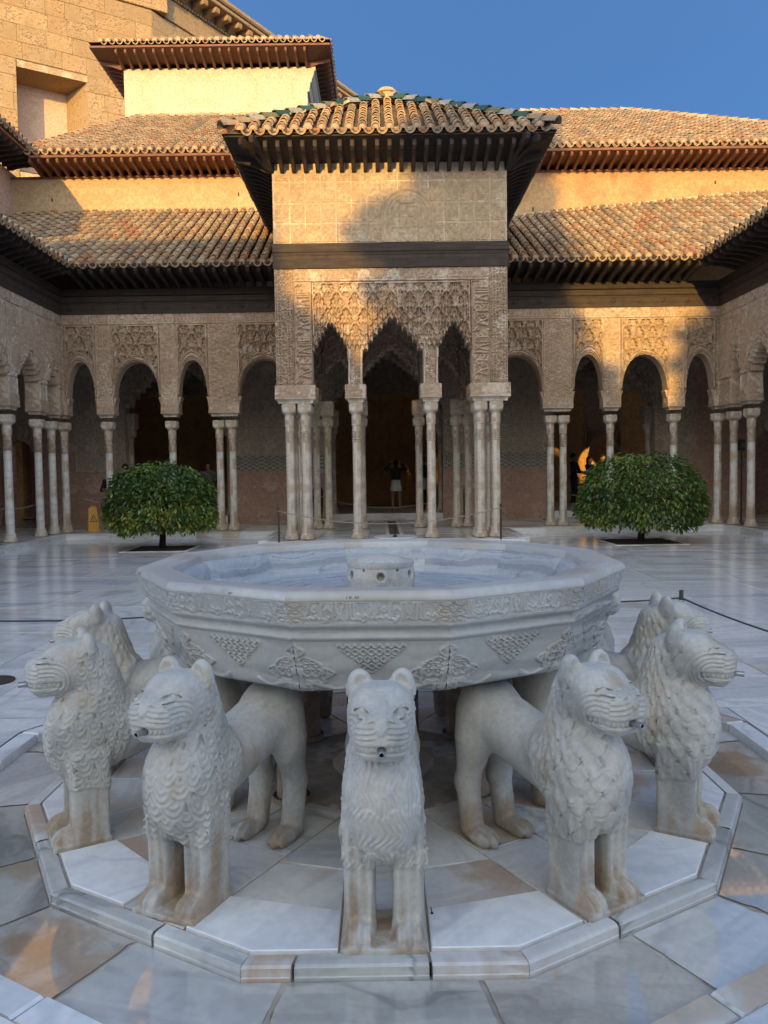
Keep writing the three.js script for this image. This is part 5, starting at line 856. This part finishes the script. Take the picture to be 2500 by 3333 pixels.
// ---------------------------------------------------------------- ground, court paving, gallery floors
{ const gr = struct('ground'); mesh('earth', new MB().poly([[-300, 300], [300, 300], [300, -300], [-300, -300]], -0.35).geo(), MAT.slate, gr); }
const court = struct('courtyard_floor');
{
  const bed = new MB(); for (let k = 0; k < 12; k++) { const a = (2 * k - 1) * R15, b = a + 2 * R15; bed.poly([gon(2.28, a), gon(26, a), gon(26, b), gon(2.28, b)], 0.046); } mesh('mortar_bed', bed.geo(), MORTAR, court);
  const clip = (poly, nx, nz, d, keep) => { const o = []; for (let i = 0; i < poly.length; i++) { const p = poly[i], q = poly[(i + 1) % poly.length], a = (nx * (p[0] - FX) + nz * (p[1] - FZ) - d) * keep, b = (nx * (q[0] - FX) + nz * (q[1] - FZ) - d) * keep; if (a >= 0) o.push(p); if (a * b < 0) { const t = a / (a - b); o.push([mix(p[0], q[0], t), mix(p[1], q[1], t)]); } } return o; };
  const ap = 2.295 * Math.cos(R15); let z = -0.9, row = 0;
  while (z > -19.42) {
    const dz = rr(1.05, 1.5), z1 = Math.max(z - dz, -19.42); let x = -7.8 - rr(0, 1);
    while (x < 8.43) {
      const x1 = Math.min(8.43, x + rr(0.9, 1.9)), a = Math.max(-7.8, x) + 0.003, b = x1 - 0.003; x = x1; if (b - a < 0.05) continue;
      const rect = [[a, z - 0.003], [b, z - 0.003], [b, z1 + 0.003], [a, z1 + 0.003]], near = Math.hypot((a + b) / 2 - FX, (z + z1) / 2 - FZ) < 4, mb = new MB(); let pcs = [rect], inside = rect;
      if (near) { pcs = []; for (let k = 0; k < 12 && inside.length > 2; k++) { const t = 2 * k * R15, nx = Math.sin(t), nz = Math.cos(t), out = clip(inside, nx, nz, ap, 1); inside = clip(inside, nx, nz, ap, -1); if (out.length > 2) pcs.push(out); } }
      const y = 0.055 + rr(-0.0008, 0.0008); if (pcs.length === 1 && pcs[0] === rect) mb.slab(rect, 0.04, y, 0.002); else for (const p of pcs) mb.poly(p, y); if (!mb.p.length) continue;
      mesh('paving_slab', uvTurn(mb.geo(), rr(-0.25, 0.25) + (rnd() < 0.2 ? 1.57 : 0), rr(0, 20), rr(0, 20)), COURT[Math.floor(rnd() * rnd() * 4.2) % 4], court);
    }
    z = z1; row++; if (Math.abs(z + 19.42) < 0.01) break;
  }
  mesh('paving', stuff({ userData: {} }) && new MB().poly([[-7.8, 12], [8.43, 12], [8.43, -0.9], [-7.8, -0.9]], 0.0555).geo(), COURT[0], court).userData.kind = 'stuff';
}
const gfloor = struct('gallery_floor');
{
  const y = 0.19, GF = [FL(mbA, { roughness: 0.22, color: new THREE.Color().setRGB(0.92, 0.91, 0.90) }), FL(mbB, { roughness: 0.22, color: new THREE.Color().setRGB(0.92, 0.91, 0.9) })];
  const area = (x0, x1, z0, z1, s) => { const nx = Math.max(1, Math.round((x1 - x0) / s)), nz = Math.max(1, Math.round((z0 - z1) / s)); for (let i = 0; i < nx; i++) for (let j = 0; j < nz; j++) { const mb = new MB().slab([[mix(x0, x1, i / nx) + 0.002, mix(z0, z1, j / nz) - 0.002], [mix(x0, x1, (i + 1) / nx) - 0.002, mix(z0, z1, j / nz) - 0.002], [mix(x0, x1, (i + 1) / nx) - 0.002, mix(z0, z1, (j + 1) / nz) + 0.002], [mix(x0, x1, i / nx) + 0.002, mix(z0, z1, (j + 1) / nz) + 0.002]], 0.05, y + rr(-0.001, 0.001), 0.002); mesh('paving_slab', uvTurn(mb.geo(), rr(-0.3, 0.3), rr(0, 20), rr(0, 20)), GF[(i + j) % 3 ? 0 : 1], gfloor); } };
  area(-12.4, -8.02, -19.64, -23.5, 1.4); area(-8.02, -2.45, -19.64, -23.5, 1.1); area(-2.45, 2.95, -16.62, -23.5, 1.1); area(2.95, 8.65, -19.64, -23.5, 1.1); area(8.65, 12.8, -19.64, -23.5, 1.4); area(-12.4, -8.02, -6, -19.64, 1.9); area(8.65, 12.8, -6, -19.64, 1.9);
  const kerb = (x0, z0, x1, z1, w) => { const L = Math.hypot(x1 - x0, z1 - z0), n = Math.round(L / 1.15), ux = (x1 - x0) / L, uz = (z1 - z0) / L, vx = -uz, vz = ux; for (let i = 0; i < n; i++) { const a = L * i / n + 0.002, b = L * (i + 1) / n - 0.002, P = (s, t) => [x0 + ux * s + vx * t, z0 + uz * s + vz * t], mb = new MB(); mb.slab([P(a, 0), P(b, 0), P(b, w), P(a, w)], 0.04, 0.163, 0.004); mb.slab([P(a, -0.015), P(b, -0.015), P(b, w), P(a, w)], 0.166, 0.192, 0.007); mesh('kerb_stone', uvTurn(mb.geo(), 0, rr(0, 20), rr(0, 20)), SLABK[i % 2], gfloor); } };
  const SLABK = [FL(mbD, { roughness: 0.35 }), FL(mbB, { roughness: 0.35 })];
  kerb(-2.45, -19.42, -7.8, -19.42, -0.22); kerb(2.95, -19.42, 8.43, -19.42, 0.22); kerb(-7.8, -19.42, -7.8, -6, 0.22); kerb(8.43, -19.42, 8.43, -6, -0.22); kerb(-2.45, -16.4, 2.95, -16.4, 0.22); kerb(-2.45, -16.62, -2.45, -19.42, -0.2); kerb(2.95, -16.62, 2.95, -19.42, 0.2);
}
const hfloor = struct('hall_floor');
{ const HF = FL(mbB, { roughness: 0.3 }); mesh('paving', new MB().poly([[-11, -23.72], [11, -23.72], [11, -33], [-11, -33]], 0.38).geo(), HF, hfloor);
  for (const [a, b] of [[-7.6, -4.65], [-1.5, 1.85], [5.05, 8.15]]) for (let i = 0; i < 3; i++) { const p = mix(a, b, i / 3), q = mix(a, b, (i + 1) / 3) - 0.004; mesh('step_stone', uvTurn(new MB().slab([[p, -23.52], [q, -23.52], [q, -23.74], [p, -23.74]], 0.18, 0.383, 0.006).geo(), 0, rr(0, 9), rr(0, 9)), COURT[1], hfloor); } }
// ---------------------------------------------------------------- orange trees
const LEAF = leafGeo(0.098, 0.044), LEAFM = [[0.046, 0.092, 0.016], [0.074, 0.132, 0.022], [0.125, 0.185, 0.030], [0.23, 0.24, 0.035]].map((c) => phy({ color: new THREE.Color().setRGB(...c), roughness: 0.42, side: THREE.DoubleSide }));
const SOIL = std({ map: tex(256, (u, v) => { const f = fbm(u * 30, v * 30, 3, 3); return M3([0.035, 0.026, 0.02], [0.10, 0.07, 0.045], clamp(0.4 + f)); }, 0.6), roughness: 1 });
function orangeTree(label, x, z, R, top, bot, pit, yel) {
  const p = thing('tree_pit', 'square soil bed with marble edging around the ' + (x < 0 ? 'left' : 'right') + ' clipped tree', 'planting bed', [x, 0, z]);
  mesh('soil', new MB().grid(12, 12, (i, j) => { const u = i / 6 - 1, v = j / 6 - 1; return [u * pit, 0.061 + 0.018 * (1 - Math.max(u * u, v * v)) + 0.006 * noise(u * 5, v * 5), v * pit, u, v]; }).geo(), SOIL, p);
  const ed = new MB(); for (const [a, b, c, d] of [[-1, 1, 1, 1.09], [-1, 1, -1.09, -1]]) { ed.box(a * pit - 0.07, b * pit + 0.07, 0.05, 0.068, c * pit, d * pit, 0.003); } for (const s of [-1, 1]) ed.box(Math.min(s * pit, s * (pit + 0.07)), Math.max(s * pit, s * (pit + 0.07)), 0.05, 0.067, -pit, pit, 0.003); mesh('edging', ed.geo(), SLABW, p);
  const lit = new MB(); for (let i = 0; i < 40; i++) { const a = rr(-pit, pit), b = rr(-pit, pit), t = rr(0, 6.28), c = Math.cos(t) * 0.04, s = Math.sin(t) * 0.04; lit.quad([a - c, 0.084, b - s], [a + s * 0.4, 0.088, b - c * 0.4], [a + c, 0.085, b + s], [a - s * 0.4, 0.087, b + c * 0.4]); } stuff(mesh('fallen_leaves', lit.geo(), std({ color: new THREE.Color().setRGB(0.11, 0.075, 0.03), roughness: 0.9 }), p));
  const g = thing('orange_tree', label, 'tree', [x, 0.055, z], 0, 'clipped trees in the court');
  const t = new MB().tube([[0, 0, 0], [0.02, 0.25, 0], [0, 0.55, 0.02], [0, 0.9, 0]], (s) => 0.075 - 0.02 * s, 12);
  for (let i = 0; i < 9; i++) { const a = i * 2.4, q = rr(0.5, 0.8) * R; t.tube([[0, 0.5 + 0.03 * i, 0], [Math.cos(a) * q * 0.5, 0.75 + 0.04 * i, Math.sin(a) * q * 0.5], [Math.cos(a) * q, 0.85 + 0.07 * i, Math.sin(a) * q]], (s) => 0.03 - 0.02 * s, 7); }
  mesh('trunk', t.geo(), std({ map: wood([0.02, 0.016, 0.013], [0.05, 0.04, 0.03]), roughness: 1 }), g);
  const crown = new THREE.Group(); crown.name = 'crown'; g.add(crown);
  const L = [], q = new THREE.Quaternion(), e = new THREE.Euler(), cy = mix(bot, top, 0.40) - 0.055, up = top - 0.055 - cy, dn = cy - bot + 0.055;
  for (let i = 0; i < 9500; i++) {
    const a = rr(0, 6.283), s = rr(-0.97, 1), ex = s < 0 ? 4.5 : 2.3, c = Math.pow(Math.max(0, 1 - Math.abs(s) ** ex), 1 / ex), lump = 1 + 0.07 * noise(Math.cos(a) * 3 + x, s * 3, Math.sin(a) * 3 + 5) + 0.05 * noise(Math.cos(a) * 8, s * 7 + x, Math.sin(a) * 8), k = lump * (i % 4 ? rr(0.86, 1.02) : rr(0.45, 0.9));
    const P = new THREE.Vector3(R * k * c * Math.cos(a), cy + s * k * (s > 0 ? up : dn), R * k * c * Math.sin(a)); if (P.y < 0.12) continue;
    e.set(rr(-0.35, 0.95) + (s < 0 ? 0.3 : 0), Math.atan2(P.x, P.z) + rr(-0.9, 0.9), rr(-0.7, 0.7), 'YXZ'); q.setFromEuler(e);
    const n = noise(P.x * 3 + 3, P.y * 4, P.z * 3), m = new THREE.Matrix4().compose(P, q, new THREE.Vector3(1, 1, 1).multiplyScalar(rr(0.7, 1.2)));
    L.push({ m, f: P.z + 0.3 * k * R, t: rnd() < yel * sst(0.45, -0.4, s) * (0.6 + n) ? 3 : clamp(Math.floor(1.2 + n * 1.6 + rr(-0.7, 0.7) + (s < -0.1 ? yel : 0)), 0, 2) });
  }
  L.sort((u, v) => v.f - u.f);
  L.slice(0, 300).forEach((l) => mesh('leaf', LEAF, LEAFM[l.t], crown).applyMatrix4(l.m));
  const rest = L.slice(300), im = new THREE.InstancedMesh(LEAF, phy({ roughness: 0.42, side: THREE.DoubleSide }), rest.length); rest.forEach((l, i) => { im.setMatrixAt(i, l.m); im.setColorAt(i, LEAFM[l.t].color); }); im.name = 'foliage'; im.castShadow = im.receiveShadow = true; crown.add(stuff(im));
}
orangeTree('clipped round orange tree left of the pavilion, with yellowish lower leaves', -4.70, -16.6, 1.13, 1.90, 0.40, 0.62, 0.7);
orangeTree('clipped dome-shaped orange tree right of the pavilion, darker green and wider', 5.52, -16.6, 1.30, 1.94, 0.34, 0.70, 0.2);
// ---------------------------------------------------------------- rope posts
const ropePost = (label, x, z, y, h, r = 0.022) => { const g = thing('rope_post', label, 'barrier post', [x, y, z], 0, 'slim rope barrier posts'); mesh('base', new MB().lathe([[0, 0], [0.15, 0], [0.15, 0.01], [0.03, 0.016], [0, 0.016]], 20).geo(), MAT.metal, g); mesh('pole', new MB().lathe([[r, 0.015], [r, h - 0.004], [r * 0.8, h], [0, h]], 12).geo(), MAT.metal, g); mesh('collar', new MB().lathe([[r, h - 0.1], [r + 0.012, h - 0.095], [r + 0.012, h - 0.085], [r, h - 0.08]], 12).geo(), MAT.steel, g); return g; };
const sag = (a, b, s, n = 14) => Array.from({ length: n + 1 }, (_, i) => { const t = i / n; return [mix(a[0], b[0], t), mix(a[1], b[1], t) - s * 4 * t * (1 - t), mix(a[2], b[2], t)]; });
const ropeOf = (label, a, b, s, r = 0.011, mat = MAT.rope) => tag(mesh('barrier_rope', new MB().tube(sag(a, b, s), r, 6).geo(), mat), label, 'rope', 'barrier ropes');
ropePost('dark rope post at the left front corner of the pavilion', -2.15, -16.2, 0.055, 0.875); ropePost('dark rope post at the right front corner of the pavilion', 2.47, -16.2, 0.055, 0.875);
ropeOf('pale rope sagging across the front of the pavilion between two dark posts', [-2.15, 0.84, -16.2], [2.47, 0.85, -16.2], 0.30);
ropePost('rope post in the court behind the lions at right', 2.50, -6.49, 0.055, 0.53, 0.018); ropePost('rope post just outside the left edge with only its round base in view', -2.98, -5.89, 0.055, 0.53, 0.018);
const HID = ropePost('rope post in the court hidden behind the basin', 0.05, -7.55, 0.055, 0.53, 0.018);
ropeOf('dark cord running from the left edge behind the lions to the hidden post', [-2.98, 0.52, -5.89], [0.05, 0.52, -7.55], 0.10, 0.0075, MAT.cord);
ropeOf('dark cord from the right rope post back behind the basin', [2.50, 0.52, -6.49], [0.05, 0.52, -7.55], 0.10, 0.0075, MAT.cord);
ropeOf('dark cord from the right rope post down to the right edge', [2.50, 0.52, -6.49], [3.55, 0.52, -3.7], 0.14, 0.0075, MAT.cord); ropePost('rope post beyond the right edge', 3.55, -3.7, 0.055, 0.53, 0.018);
ropePost('dark rope post beside the right tree, by the corner columns', 7.75, -19.75, 0.19, 0.95);
ropePost('dark rope post in the gallery behind the pavilion columns at left', -1.9, -21.8, 0.19, 0.95); ropePost('dark rope post in the right gallery by the hall opening', 4.8, -22.6, 0.19, 0.95);
ropeOf('rope across the hall doorway behind the pavilion, in front of the woman', [-1.9, 1.05, -21.8], [2.3, 1.05, -21.8], 0.42); ropePost('dark rope post in the gallery behind the pavilion columns at right', 2.3, -21.8, 0.19, 0.95);
ropeOf('rope along the pink wall left of the pavilion', [-4.2, 0.75, -22.2], [-1.9, 1.1, -21.8], 0.1); ropePost('dark rope post against the pink wall, left of the pavilion', -4.2, -22.2, 0.19, 0.95); ropeOf('rope along the pink wall right of the pavilion', [2.3, 1.08, -21.8], [4.8, 1.0, -22.6], 0.12); ropeOf('rope in front of the visitors at right', [4.8, 1.0, -22.6], [7.75, 1.0, -21.6], 0.15);
ropeOf('rope between the columns of the left side arcade', [-8.8, 1.0, -17.4], [-8.35, 1.05, -19.3], 0.14); ropeOf('rope from the left corner columns towards the clipped tree', [-7.7, 1.05, -20.1], [-5.6, 0.85, -20.6], 0.1); ropePost('dark rope post behind the left clipped tree', -5.6, -20.6, 0.19, 0.7);
// ---------------------------------------------------------------- speakers on poles, wet-floor sign, floor jet
for (const [label, x, z] of [['black loudspeaker on a tall pole by the left corner columns', -8.45, -19.35], ['black loudspeaker on a tall pole behind the right corner columns', 9.05, -19.6]]) {
  const g = thing('pole_speaker', label, 'loudspeaker', [x, 0.19, z]); mesh('base', new MB().lathe([[0, 0], [0.22, 0], [0.22, 0.012], [0, 0.03]], 20).geo(), MAT.black, g); mesh('pole', new MB().lathe([[0.018, 0.02], [0.018, 1.95]], 10).geo(), MAT.black, g);
  mesh('cabinet', new MB().box(-0.075, 0.075, 1.85, 2.12, -0.07, 0.07, 0.015).geo(), MAT.black, g); mesh('grille', new MB().lathe([[0, 0], [0.055, 0], [0.058, 0.004]], 16).geo().rotateX(Math.PI / 2).translate(0, 1.98, 0.072), MAT.metal, g);
}
{
  const g = thing('wet_floor_sign', 'yellow folding wet floor sign standing by the left corner columns', 'floor sign', [-7.6, 0.19, -20.5], 0.5);
  const c = document.createElement('canvas'); c.width = 128; c.height = 256; const k = c.getContext('2d'); k.fillStyle = '#c98d06'; k.fillRect(0, 0, 128, 256); k.strokeStyle = k.fillStyle = '#1c1608'; k.lineWidth = 7; k.beginPath(); k.moveTo(64, 80); k.lineTo(104, 152); k.lineTo(24, 152); k.closePath(); k.stroke(); k.beginPath(); k.arc(58, 110, 6, 0, 7); k.fill(); k.lineWidth = 5; k.beginPath(); k.moveTo(60, 118); k.lineTo(68, 132); k.lineTo(84, 142); k.moveTo(68, 132); k.lineTo(52, 142); k.moveTo(62, 122); k.lineTo(78, 120); k.stroke();
  const t = new THREE.CanvasTexture(c); t.colorSpace = THREE.SRGBColorSpace; const sm = std({ map: t, roughness: 0.45 }), ym = std({ color: new THREE.Color().setRGB(0.60, 0.29, 0.01), roughness: 0.45 });
  for (const s of [-1, 1]) { const b = new MB(); const z0 = s * 0.15, z1 = s * 0.02; const q = [b.v(-0.14, 0.0, z0, 0, 0), b.v(0.14, 0.0, z0, 1, 0), b.v(0.10, 0.62, z1, 0.86, 1), b.v(-0.10, 0.62, z1, 0.14, 1)]; b.i.push(q[0], q[1], q[2], q[0], q[2], q[3]); b.tint; const e = new MB(); for (const [x0, x1] of [[-0.143, -0.11], [0.11, 0.143]]) e.quad([x0, 0, z0 - s * 0.012], [x1, 0, z0 - s * 0.012], [x1 * 0.72, 0.62, z1 - s * 0.012], [x0 * 0.72, 0.62, z1 - s * 0.012]); mesh('board', b.geo(), sm, g); mesh('board_rib', e.geo(), ym, g); }
  mesh('handle', new MB().box(-0.06, 0.06, 0.62, 0.66, -0.024, 0.024, 0.006).geo(), ym, g);
}
{
  const g = thing('floor_fountain', 'small round floor jet with a narrow water channel inside the pavilion', 'floor fountain', [0.28, 0.192, -17.1]);
  mesh('dish', new MB().lathe([[0, 0.004], [0.33, 0.006], [0.42, 0.016], [0.45, 0.022], [0.47, 0.02], [0.47, 0]], 40).geo(), SLABW, g); mesh('jet', new MB().lathe([[0.05, 0.0], [0.05, 0.04], [0.016, 0.045], [0.016, 0.20], [0, 0.205]], 12).geo(), MAT.black, g);
  mesh('channel', new MB().box(-0.11, 0.11, 0.0, 0.004, -5.6, -0.47).geo(), MAT.slate, g); for (const s of [-1, 1]) mesh('channel_edge', new MB().box(s * 0.16 - 0.045, s * 0.16 + 0.045, 0.0, 0.012, -5.6, -0.47, 0.003).geo(), SLABW, g);
}
// ---------------------------------------------------------------- visitors
const SKIN = [0.36, 0.20, 0.13];
function person(label, x, z, fy, turn, H, o) {
  const g = thing('person', label, 'person', [x, fy, z], turn), s = H / 1.7, top = o.top, bot = o.bot, sk = o.skin ?? SKIN, P = [];
  const C = (a, ra, b, rb, c) => P.push({ f: (X, Y, Z) => cap(X, Y, Z, ...a, ra, ...b, rb), c, k: 0.035 }), E = (c0, r, c) => P.push({ f: (X, Y, Z) => ell(X, Y, Z, ...c0, ...r), c, k: 0.03 });
  E([0, 1.22, 0], [0.165, 0.24, 0.105], top); E([0, 1.36, -0.005], [0.195, 0.10, 0.095], top); E([0, 0.96, 0], [0.16, 0.13, 0.11], o.skirt ? o.skirt : bot); C([0, 1.44, 0], 0.055, [0, 1.52, 0.01], 0.05, sk);
  const hd = o.tilt ?? 0; E([0, 1.605, 0.012 - hd * 0.03], [0.073, 0.108, 0.092], sk); E([0, 1.59 + hd * 0.03, 0.103], [0.013, 0.02, 0.016], sk); for (const q of [-1, 1]) { E([q * 0.074, 1.60, 0.0], [0.012, 0.028, 0.02], sk); E([q * 0.03, 1.622 + hd * 0.02, 0.086], [0.013, 0.008, 0.01], [0.02, 0.015, 0.012]); } E([0, 1.548, 0.088], [0.026, 0.007, 0.012], [0.22, 0.08, 0.07]);
  for (const q of [-1, 1]) {
    const st = o.stance ?? 0.09; C([q * 0.085, 0.92, 0], 0.088, [q * st, 0.50, 0.015], 0.062, o.legs ?? bot); C([q * st, 0.50, 0.015], 0.058, [q * st, 0.09, -0.02], 0.042, o.legs ?? bot); C([q * st, 0.05, -0.03], 0.042, [q * (st + 0.02), 0.035, 0.13], 0.036, o.shoe ?? [0.02, 0.02, 0.02]);
    const [el, wr] = (q < 0 ? o.armL : o.armR) ?? [[0.26, 1.13, -0.02], [0.25, 0.90, 0.08]], S = [q * 0.185, 1.40, 0], e = [q * el[0], el[1], el[2]], w = [q * wr[0], wr[1], wr[2]], sl = o.sleeve ?? top; C(S, 0.06, e, 0.046, top); C(e, 0.045, w, 0.032, sl);
    const d = new THREE.Vector3(w[0] - e[0], w[1] - e[1], w[2] - e[2]).normalize(), h = (l, a, b) => [w[0] + d.x * l + a * 0.6, w[1] + d.y * l + b, w[2] + d.z * l + a * 0.8]; C(w, 0.03, h(0.07, 0, 0), 0.036, sk); for (let k = 0; k < 4; k++) C(h(0.08, (k - 1.5) * 0.02, 0), 0.010, h(0.145 - 0.012 * Math.abs(k - 1.2), (k - 1.5) * 0.024, -0.018), 0.0085, sk); C(h(0.03, 0.03, 0.01), 0.011, h(0.09, 0.05, 0.02), 0.009, sk);
  }
  if (o.skirt) P.push({ f: (X, Y, Z) => { const r = Math.hypot(X, Z * 1.25), t = clamp((1.02 - Y) / 0.34), R = mix(0.155, 0.20, t) + 0.008 * Math.cos(Math.atan2(X, Z) * 12); return Math.max(r - R, Math.abs(Y - 0.85) - 0.17) * 0.8; }, c: o.skirt, k: 0.015 });
  const f = (X, Y, Z) => { X /= s; Y /= s; Z /= s; let d = 9; for (const p of P) d = smin(d, p.f(X, Y, Z), p.k); return d * s; };
  const col = (X, Y, Z) => { X /= s; Y /= s; Z /= s; let b = 9, c = top; for (const p of P) { const v = p.f(X, Y, Z); if (v < b) { b = v; c = p.c; } } const n = 1 + 0.15 * fbm(X * 14, Y * 14, Z * 14, 3); return c.map((v) => v * n); };
  mesh('body', sdfMesh(f, [-0.62 * s, -0.01, -0.2 * s], [0.62 * s, 1.76 * s, 0.36 * s], 0.019, col), PM, g);
  const hair = o.hair ?? [0.012, 0.01, 0.009], hl = o.long ?? 0; // hair cap, longer down the back where it is long
  const hf = (X, Y, Z) => { X /= s; Y /= s; Z /= s; let d = smax(ell(X, Y, Z, 0, 1.635, -0.012 - hd * 0.03, 0.088, 0.105, 0.103), -(Math.max(Z - 0.045 + (Y - 1.66) * 0.5, 0.0) > 0 ? -(Y - 1.665) : 1), 0.01); d = Math.max(ell(X, Y, Z, 0, 1.635, -0.012 - hd * 0.03, 0.088, 0.108, 0.105), (Z - 0.035) * 0.9 - (Y - 1.60) * 1.1); if (hl) d = smin(d, cap(X, Y, Z, 0, 1.60, -0.055, 0.08, 0, 1.60 - hl, -0.085, 0.06), 0.03); if (o.bun) d = smin(d, ell(X, Y, Z, 0, 1.72, -0.05, 0.05, 0.05, 0.05), 0.02); return d * s; };
  mesh('hair', sdfMesh(hf, [-0.13 * s, 1.1 * s, -0.22 * s], [0.13 * s, 1.86 * s, 0.13 * s], 0.014, () => hair), PM, g);
  return g;
}
const PM = std({ vertexColors: true, roughness: 0.85 }), BLK = [0.012, 0.012, 0.013], NAVY = [0.016, 0.018, 0.024];
person('woman seen from behind in the hall, hands at her head, white skirt', 0.46, -24.9, 0.38, Math.PI, 1.62, { top: [0.016, 0.015, 0.015], bot: [0.45, 0.44, 0.42], skirt: [0.62, 0.61, 0.60], legs: [0.30, 0.17, 0.11], shoe: [0.14, 0.08, 0.06], stance: 0.115, armL: [[0.36, 1.40, 0.02], [0.16, 1.62, 0.05]], armR: [[0.36, 1.40, 0.02], [0.16, 1.62, 0.05]], long: 0.12 });
person('dark figure with a pale hem standing in the hall behind the right middle column', 1.46, -25.2, 0.38, 2.8, 1.70, { top: NAVY, bot: BLK, skirt: [0.35, 0.35, 0.36], legs: BLK });
person('man in dark clothes looking up in the right hall, hands clasped in front', 6.66, -27.0, 0.38, 0.9, 1.78, { top: NAVY, bot: BLK, shoe: [0.5, 0.5, 0.5], tilt: 0.6, armL: [[0.27, 1.13, 0.08], [0.06, 1.10, 0.25]], armR: [[0.27, 1.13, 0.08], [0.06, 1.10, 0.25]] });
person('woman with dark hair beside the man in the hall at right', 7.05, -26.4, 0.38, 0.7, 1.66, { top: NAVY, bot: BLK, long: 0.2, tilt: 0.4, armL: [[0.25, 1.15, 0.1], [0.05, 1.22, 0.28]] });
person('dark-haired person behind the right tree, left of the marble column', 7.72, -27.2, 0.38, 0.2, 1.74, { top: BLK, bot: BLK });
person('person with a dark hood behind the right tree, right of the marble column', 8.22, -27.4, 0.38, 0.4, 1.73, { top: BLK, bot: BLK, long: 0.1 });
person('young woman with long dark hair by the left column behind the clipped tree', -7.33, -21.1, 0.19, -0.3, 1.58, { top: BLK, bot: BLK, long: 0.36, armL: [[0.24, 1.14, 0.06], [0.10, 1.16, 0.28]], armR: [[0.24, 1.14, 0.06], [0.10, 1.16, 0.28]] });
person('man with short dark hair behind the left tree next to the long haired woman', -7.24, -22.1, 0.19, 0.3, 1.75, { top: [0.03, 0.03, 0.035], bot: BLK });
person('woman in a grey top with bowed head, behind the left clipped tree', -5.38, -24.3, 0.38, 0.2, 1.62, { top: [0.16, 0.155, 0.15], bot: BLK, tilt: -0.5, long: 0.1, armL: [[0.26, 1.12, 0.05], [0.09, 1.10, 0.22]], armR: [[0.26, 1.12, 0.05], [0.09, 1.10, 0.22]] });
person('person in a pink shirt half hidden behind the left pavilion columns', -1.83, -22.3, 0.19, 0.4, 1.66, { top: [0.30, 0.20, 0.22], bot: NAVY, sleeve: SKIN });
renderer.render(scene, camera);
